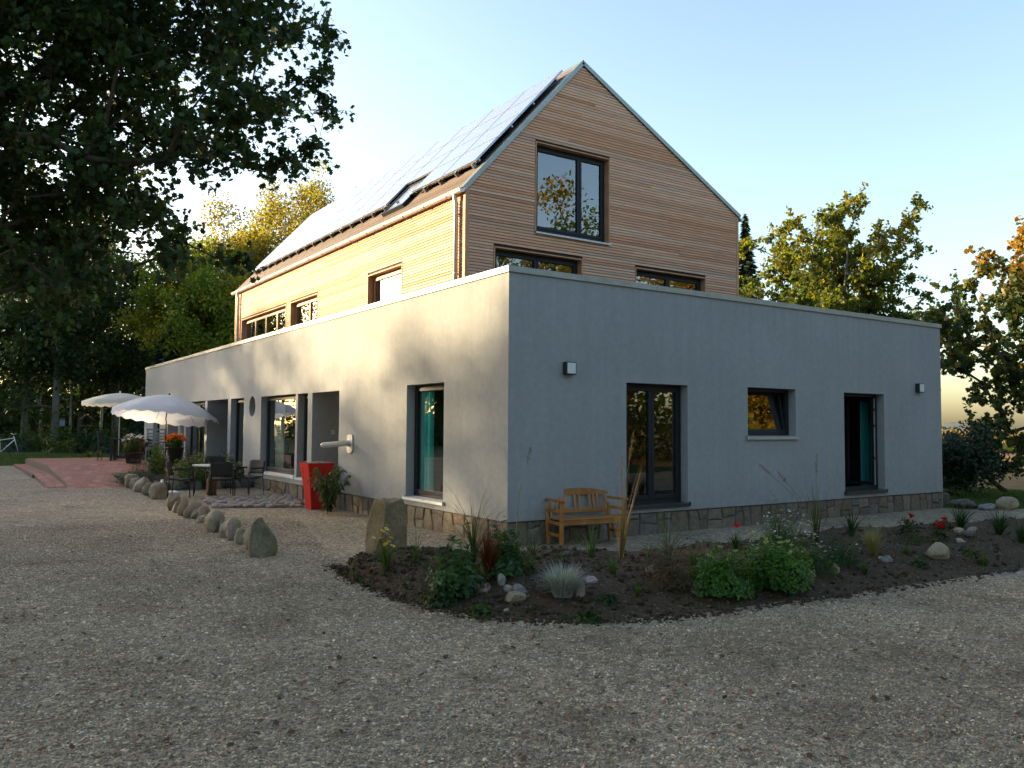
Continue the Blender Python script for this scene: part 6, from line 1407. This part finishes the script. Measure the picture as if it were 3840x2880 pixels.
# ---- right side: leaning juniper, shrubs of the hedgerow, far ridge
jb = onG(3772, 1846); cl = []; r = np.random.default_rng(5)
for (u, v, n_) in [(3600, 1690, 30), (3640, 1740, 26), (3570, 1760, 24), (3700, 1690, 14), (3610, 1800, 16), (3680, 1650, 10), (3560, 1700, 12), (3745, 1745, 5)]:
    for _ in range(n_): cl.append(far(u+r.normal(0, 26), v+r.normal(0, 24), 22.5+r.normal(0, .5)))
cl = np.array(cl); cl = cl[cl[:, 2] > .25]
tree('juniper', 'dark leaning juniper on the lawn edge beside the house corner', jb, cl, jb+np.array([-1.5, .9, 1.45]), ('bark', 'needle'), .07, .13, 70, .30, [(.012, .032, .018), (.02, .045, .024), (.03, .055, .028)], 870, LANCE*np.array([2.5, 1, 1]))
for k, (u, d, rx, h, pal, lab) in enumerate([(3560, 62, 2.0, 2.0, AUTUMN, 'golden field shrub nearest the house corner on the horizon'), (3610, 70, 2.4, 2.2, AUTUMN[1:], 'amber field shrub above the leaning juniper'), (3670, 66, 2.0, 1.9, ORANGE[:3], 'russet field shrub on the horizon right of the amber one'), (3730, 75, 2.6, 2.0, GREEN[1:3]+AUTUMN[:2], 'olive field shrub on the horizon behind the sycamore'), (3800, 68, 2.4, 1.9, AUTUMN[:3], 'yellow field shrub at the right frame border'), (3590, 48, 1.4, 1.3, GREEN[1:], 'low green field shrub between juniper and horizon'), (3650, 45, 1.2, 1.0, AUTUMN[1:], 'low pinkish-gold field shrub behind the juniper')]):
    p = at(u, d, 0); bush('field_shrub', lab, (p[0], p[1], -.05), rx, h, 1300, .22, pal, 880+k, 'leaf', QUAD, 8, 'shrubs of the hedgerow in the field')
v = []; f = []; az0 = CAM_YAW-R_(48)
for k in range(61):
    a = az0+R_(30)*k/60; d = 1500; x, y = CAM[0]+d*math.cos(a), CAM[1]+d*math.sin(a); h = 7+4*math.sin(k*.35)+2.4*math.sin(k*1.3)
    v += [(x, y, -2), (x, y, h), (x+80*math.cos(a), y+80*math.sin(a), -2)]
f = [(3*k+j, 3*k+3+j, 3*k+4+j, 3*k+1+j) for k in range(60) for j in (0, 1)]
simple('far_wood_haze', (.16, .20, .24), .95, var=.2, scale=.02); tag(raw('hill', v, f, M['far_wood_haze']), kind='structure')  # distance haze is painted into the dull blue of the ridge

# ================================================================== LAWN BLADES, FALLEN LEAVES, PEBBLES
def scatter_blades(name, label, pts, L, seed):
    r = np.random.default_rng(seed); N = len(pts); a = r.uniform(0, 6.28, N); P = np.array(pts); s = np.stack([-np.sin(a), np.cos(a), np.zeros(N)], 1)*.006; tip = np.stack([np.cos(a)*.35, np.sin(a)*.35, np.ones(N)], 1)*(L*r.uniform(.5, 1.2, N))[:, None]
    V = np.stack([P-s, P+s, P+tip], 1).reshape(-1, 3)
    o = fastmesh(name, V, np.arange(N*3).reshape(N, 3), M['leaf'], None, colors=np.repeat(np.clip(palette(N, [(.025, .065, .010), (.045, .10, .016), (.07, .12, .025)], r), .01, .5), 3, 0)); tag(o, label, 'grass', kind='stuff')
r = np.random.default_rng(9); pts = []
while len(pts) < 26000:
    x, y = r.uniform(12.0, 19.5), r.uniform(-4, 5)
    if y > gravel_back(x)+.05 and pix((x, y, 0))[0] < 4000 and not (x < 12.1 and y > 0): pts.append((x, y, 0))
scatter_blades('grass', 'short green lawn grass right of the house', pts, .07, 1)
pts = []
while len(pts) < 22000:
    x, y = r.uniform(-12, 0), r.uniform(24.0, 33)
    if y > gravel_back(x)-.1 and (x < -4.9 or y > 24.7) and pix((x, y, 0))[0] > -150: pts.append((x, y, float(gh(x, y))))
scatter_blades('grass', 'short green lawn grass behind the brick terrace', pts, .09, 2)
# leaves blown onto the gravel
P = []; 
while len(P) < 620:
    u, v = r.uniform(-100, 3900), 1850+1000*r.random()**1.2; p = G(u, v, .016)
    if p[0] < -.2 or p[1] < -.2: P.append(p)
P = np.array(P); N = len(P); n_ = r.normal(size=(N, 3))*.28+np.array([0, 0, 1]); n_ /= np.linalg.norm(n_, axis=1, keepdims=True); a = r.normal(size=(N, 3)); a -= (a*n_).sum(1, keepdims=True)*n_; a /= np.linalg.norm(a, axis=1, keepdims=True)
o = leaves('fallen_leaves', P+np.array([0, 0, .012]), r.uniform(.022, .055, N), np.clip(palette(N, [(.06, .040, .022), (.10, .055, .028), (.12, .06, .03), (.06, .055, .03), (.20, .12, .03)], r), .01, .8), M['dry'], None, MAPLE, 1, frames=(a, np.cross(n_, a), n_)); tag(o, 'withered brown and yellow leaves scattered over the gravel', 'leaves', kind='stuff')
# pebbles of the yard, nearest part: stones scattered by geometry nodes
pb_px = [(-250, 2960), (4090, 2960), (4090, 2150), (3500, 2180), (2950, 2262), (2450, 2336), (2000, 2338), (1620, 2285), (1330, 2175), (1180, 2010), (1120, 1945), (880, 1905), (-250, 1885)]
pv = [tuple(G(u, v, .009)) for u, v in pb_px]
me = bpy.data.meshes.new('gravel_pebbles'); me.from_pydata(pv, [], [tuple(range(len(pv)))]); me.materials.append(M['gravel']); me.update()
o = link(bpy.data.objects.new('gravel_pebbles', me)); tag(o, 'loose grey and brown gravel pebbles covering the near yard', 'gravel', kind='stuff')
ng = bpy.data.node_groups.new('pebbles', 'GeometryNodeTree')
ng.interface.new_socket('Geometry', in_out='INPUT', socket_type='NodeSocketGeometry'); ng.interface.new_socket('Geometry', in_out='OUTPUT', socket_type='NodeSocketGeometry')
N_ = ng.nodes; gi, go = N_.new('NodeGroupInput'), N_.new('NodeGroupOutput')
ds = N_.new('GeometryNodeDistributePointsOnFaces'); ds.inputs['Density'].default_value = 2400.0; ds.inputs['Seed'].default_value = 4
ic = N_.new('GeometryNodeMeshIcoSphere'); ic.inputs['Radius'].default_value = 1.0; ic.inputs['Subdivisions'].default_value = 2
ss = N_.new('GeometryNodeSetShadeSmooth'); sm_ = N_.new('GeometryNodeSetMaterial'); sm_.inputs['Material'].default_value = M['pebble']
ip = N_.new('GeometryNodeInstanceOnPoints')
rv = N_.new('FunctionNodeRandomValue'); rv.data_type = 'FLOAT_VECTOR'; rv.inputs[0].default_value = (.004, .0035, .0025); rv.inputs[1].default_value = (.0125, .0105, .007)
rr_ = N_.new('FunctionNodeRandomValue'); rr_.data_type = 'FLOAT_VECTOR'; rr_.inputs[0].default_value = (-.5, -.5, 0); rr_.inputs[1].default_value = (.5, .5, 6.28); rr_.inputs['Seed'].default_value = 3
Lk = ng.links.new
Lk(gi.outputs[0], ds.inputs['Mesh']); Lk(ds.outputs['Points'], ip.inputs['Points']); Lk(ic.outputs['Mesh'], ss.inputs[0]); Lk(ss.outputs[0], sm_.inputs[0]); Lk(sm_.outputs[0], ip.inputs['Instance']); Lk(rv.outputs[0], ip.inputs['Scale']); Lk(rr_.outputs[0], ip.inputs['Rotation'])
ps = N_.new('GeometryNodeInputPosition'); vs = N_.new('ShaderNodeVectorMath'); vs.operation = 'DISTANCE'; vs.inputs[1].default_value = (CAM[0], CAM[1], 0)
mr = N_.new('ShaderNodeMapRange'); mr.inputs['From Min'].default_value = 6.5; mr.inputs['From Max'].default_value = 19.0; mr.inputs['To Min'].default_value = 2400; mr.inputs['To Max'].default_value = 0
Lk(ps.outputs[0], vs.inputs[0]); Lk(vs.outputs['Value'], mr.inputs['Value']); nz = N_.new('ShaderNodeTexNoise'); nz.inputs['Scale'].default_value = .9; nz.inputs['Detail'].default_value = 6; nz.inputs['Roughness'].default_value = .7; Lk(ps.outputs[0], nz.inputs['Vector'])
m2_ = N_.new('ShaderNodeMapRange'); m2_.inputs['From Min'].default_value = .42; m2_.inputs['From Max'].default_value = .64; m2_.inputs['To Min'].default_value = 1.15; m2_.inputs['To Max'].default_value = .30; Lk(nz.outputs[0], m2_.inputs['Value'])
mu = N_.new('ShaderNodeMath'); mu.operation = 'MULTIPLY'; Lk(mr.outputs[0], mu.inputs[0]); Lk(m2_.outputs[0], mu.inputs[1]); Lk(mu.outputs[0], ds.inputs['Density'])
d3 = N_.new('GeometryNodeDistributePointsOnFaces'); d3.inputs['Density'].default_value = 70.0; d3.inputs['Seed'].default_value = 9; Lk(gi.outputs[0], d3.inputs['Mesh'])
i3 = N_.new('GeometryNodeInstanceOnPoints'); r3 = N_.new('FunctionNodeRandomValue'); r3.data_type = 'FLOAT_VECTOR'; r3.inputs[0].default_value = (.009, .008, .005); r3.inputs[1].default_value = (.023, .018, .012); Lk(d3.outputs['Points'], i3.inputs['Points']); Lk(sm_.outputs[0], i3.inputs['Instance']); Lk(r3.outputs[0], i3.inputs['Scale']); Lk(rr_.outputs[0], i3.inputs['Rotation'])
jn = N_.new('GeometryNodeJoinGeometry'); Lk(ip.outputs[0], jn.inputs[0]); Lk(i3.outputs[0], jn.inputs[0]); Lk(jn.outputs[0], go.inputs[0])
md = o.modifiers.new('pebbles', 'NODES'); md.node_group = ng
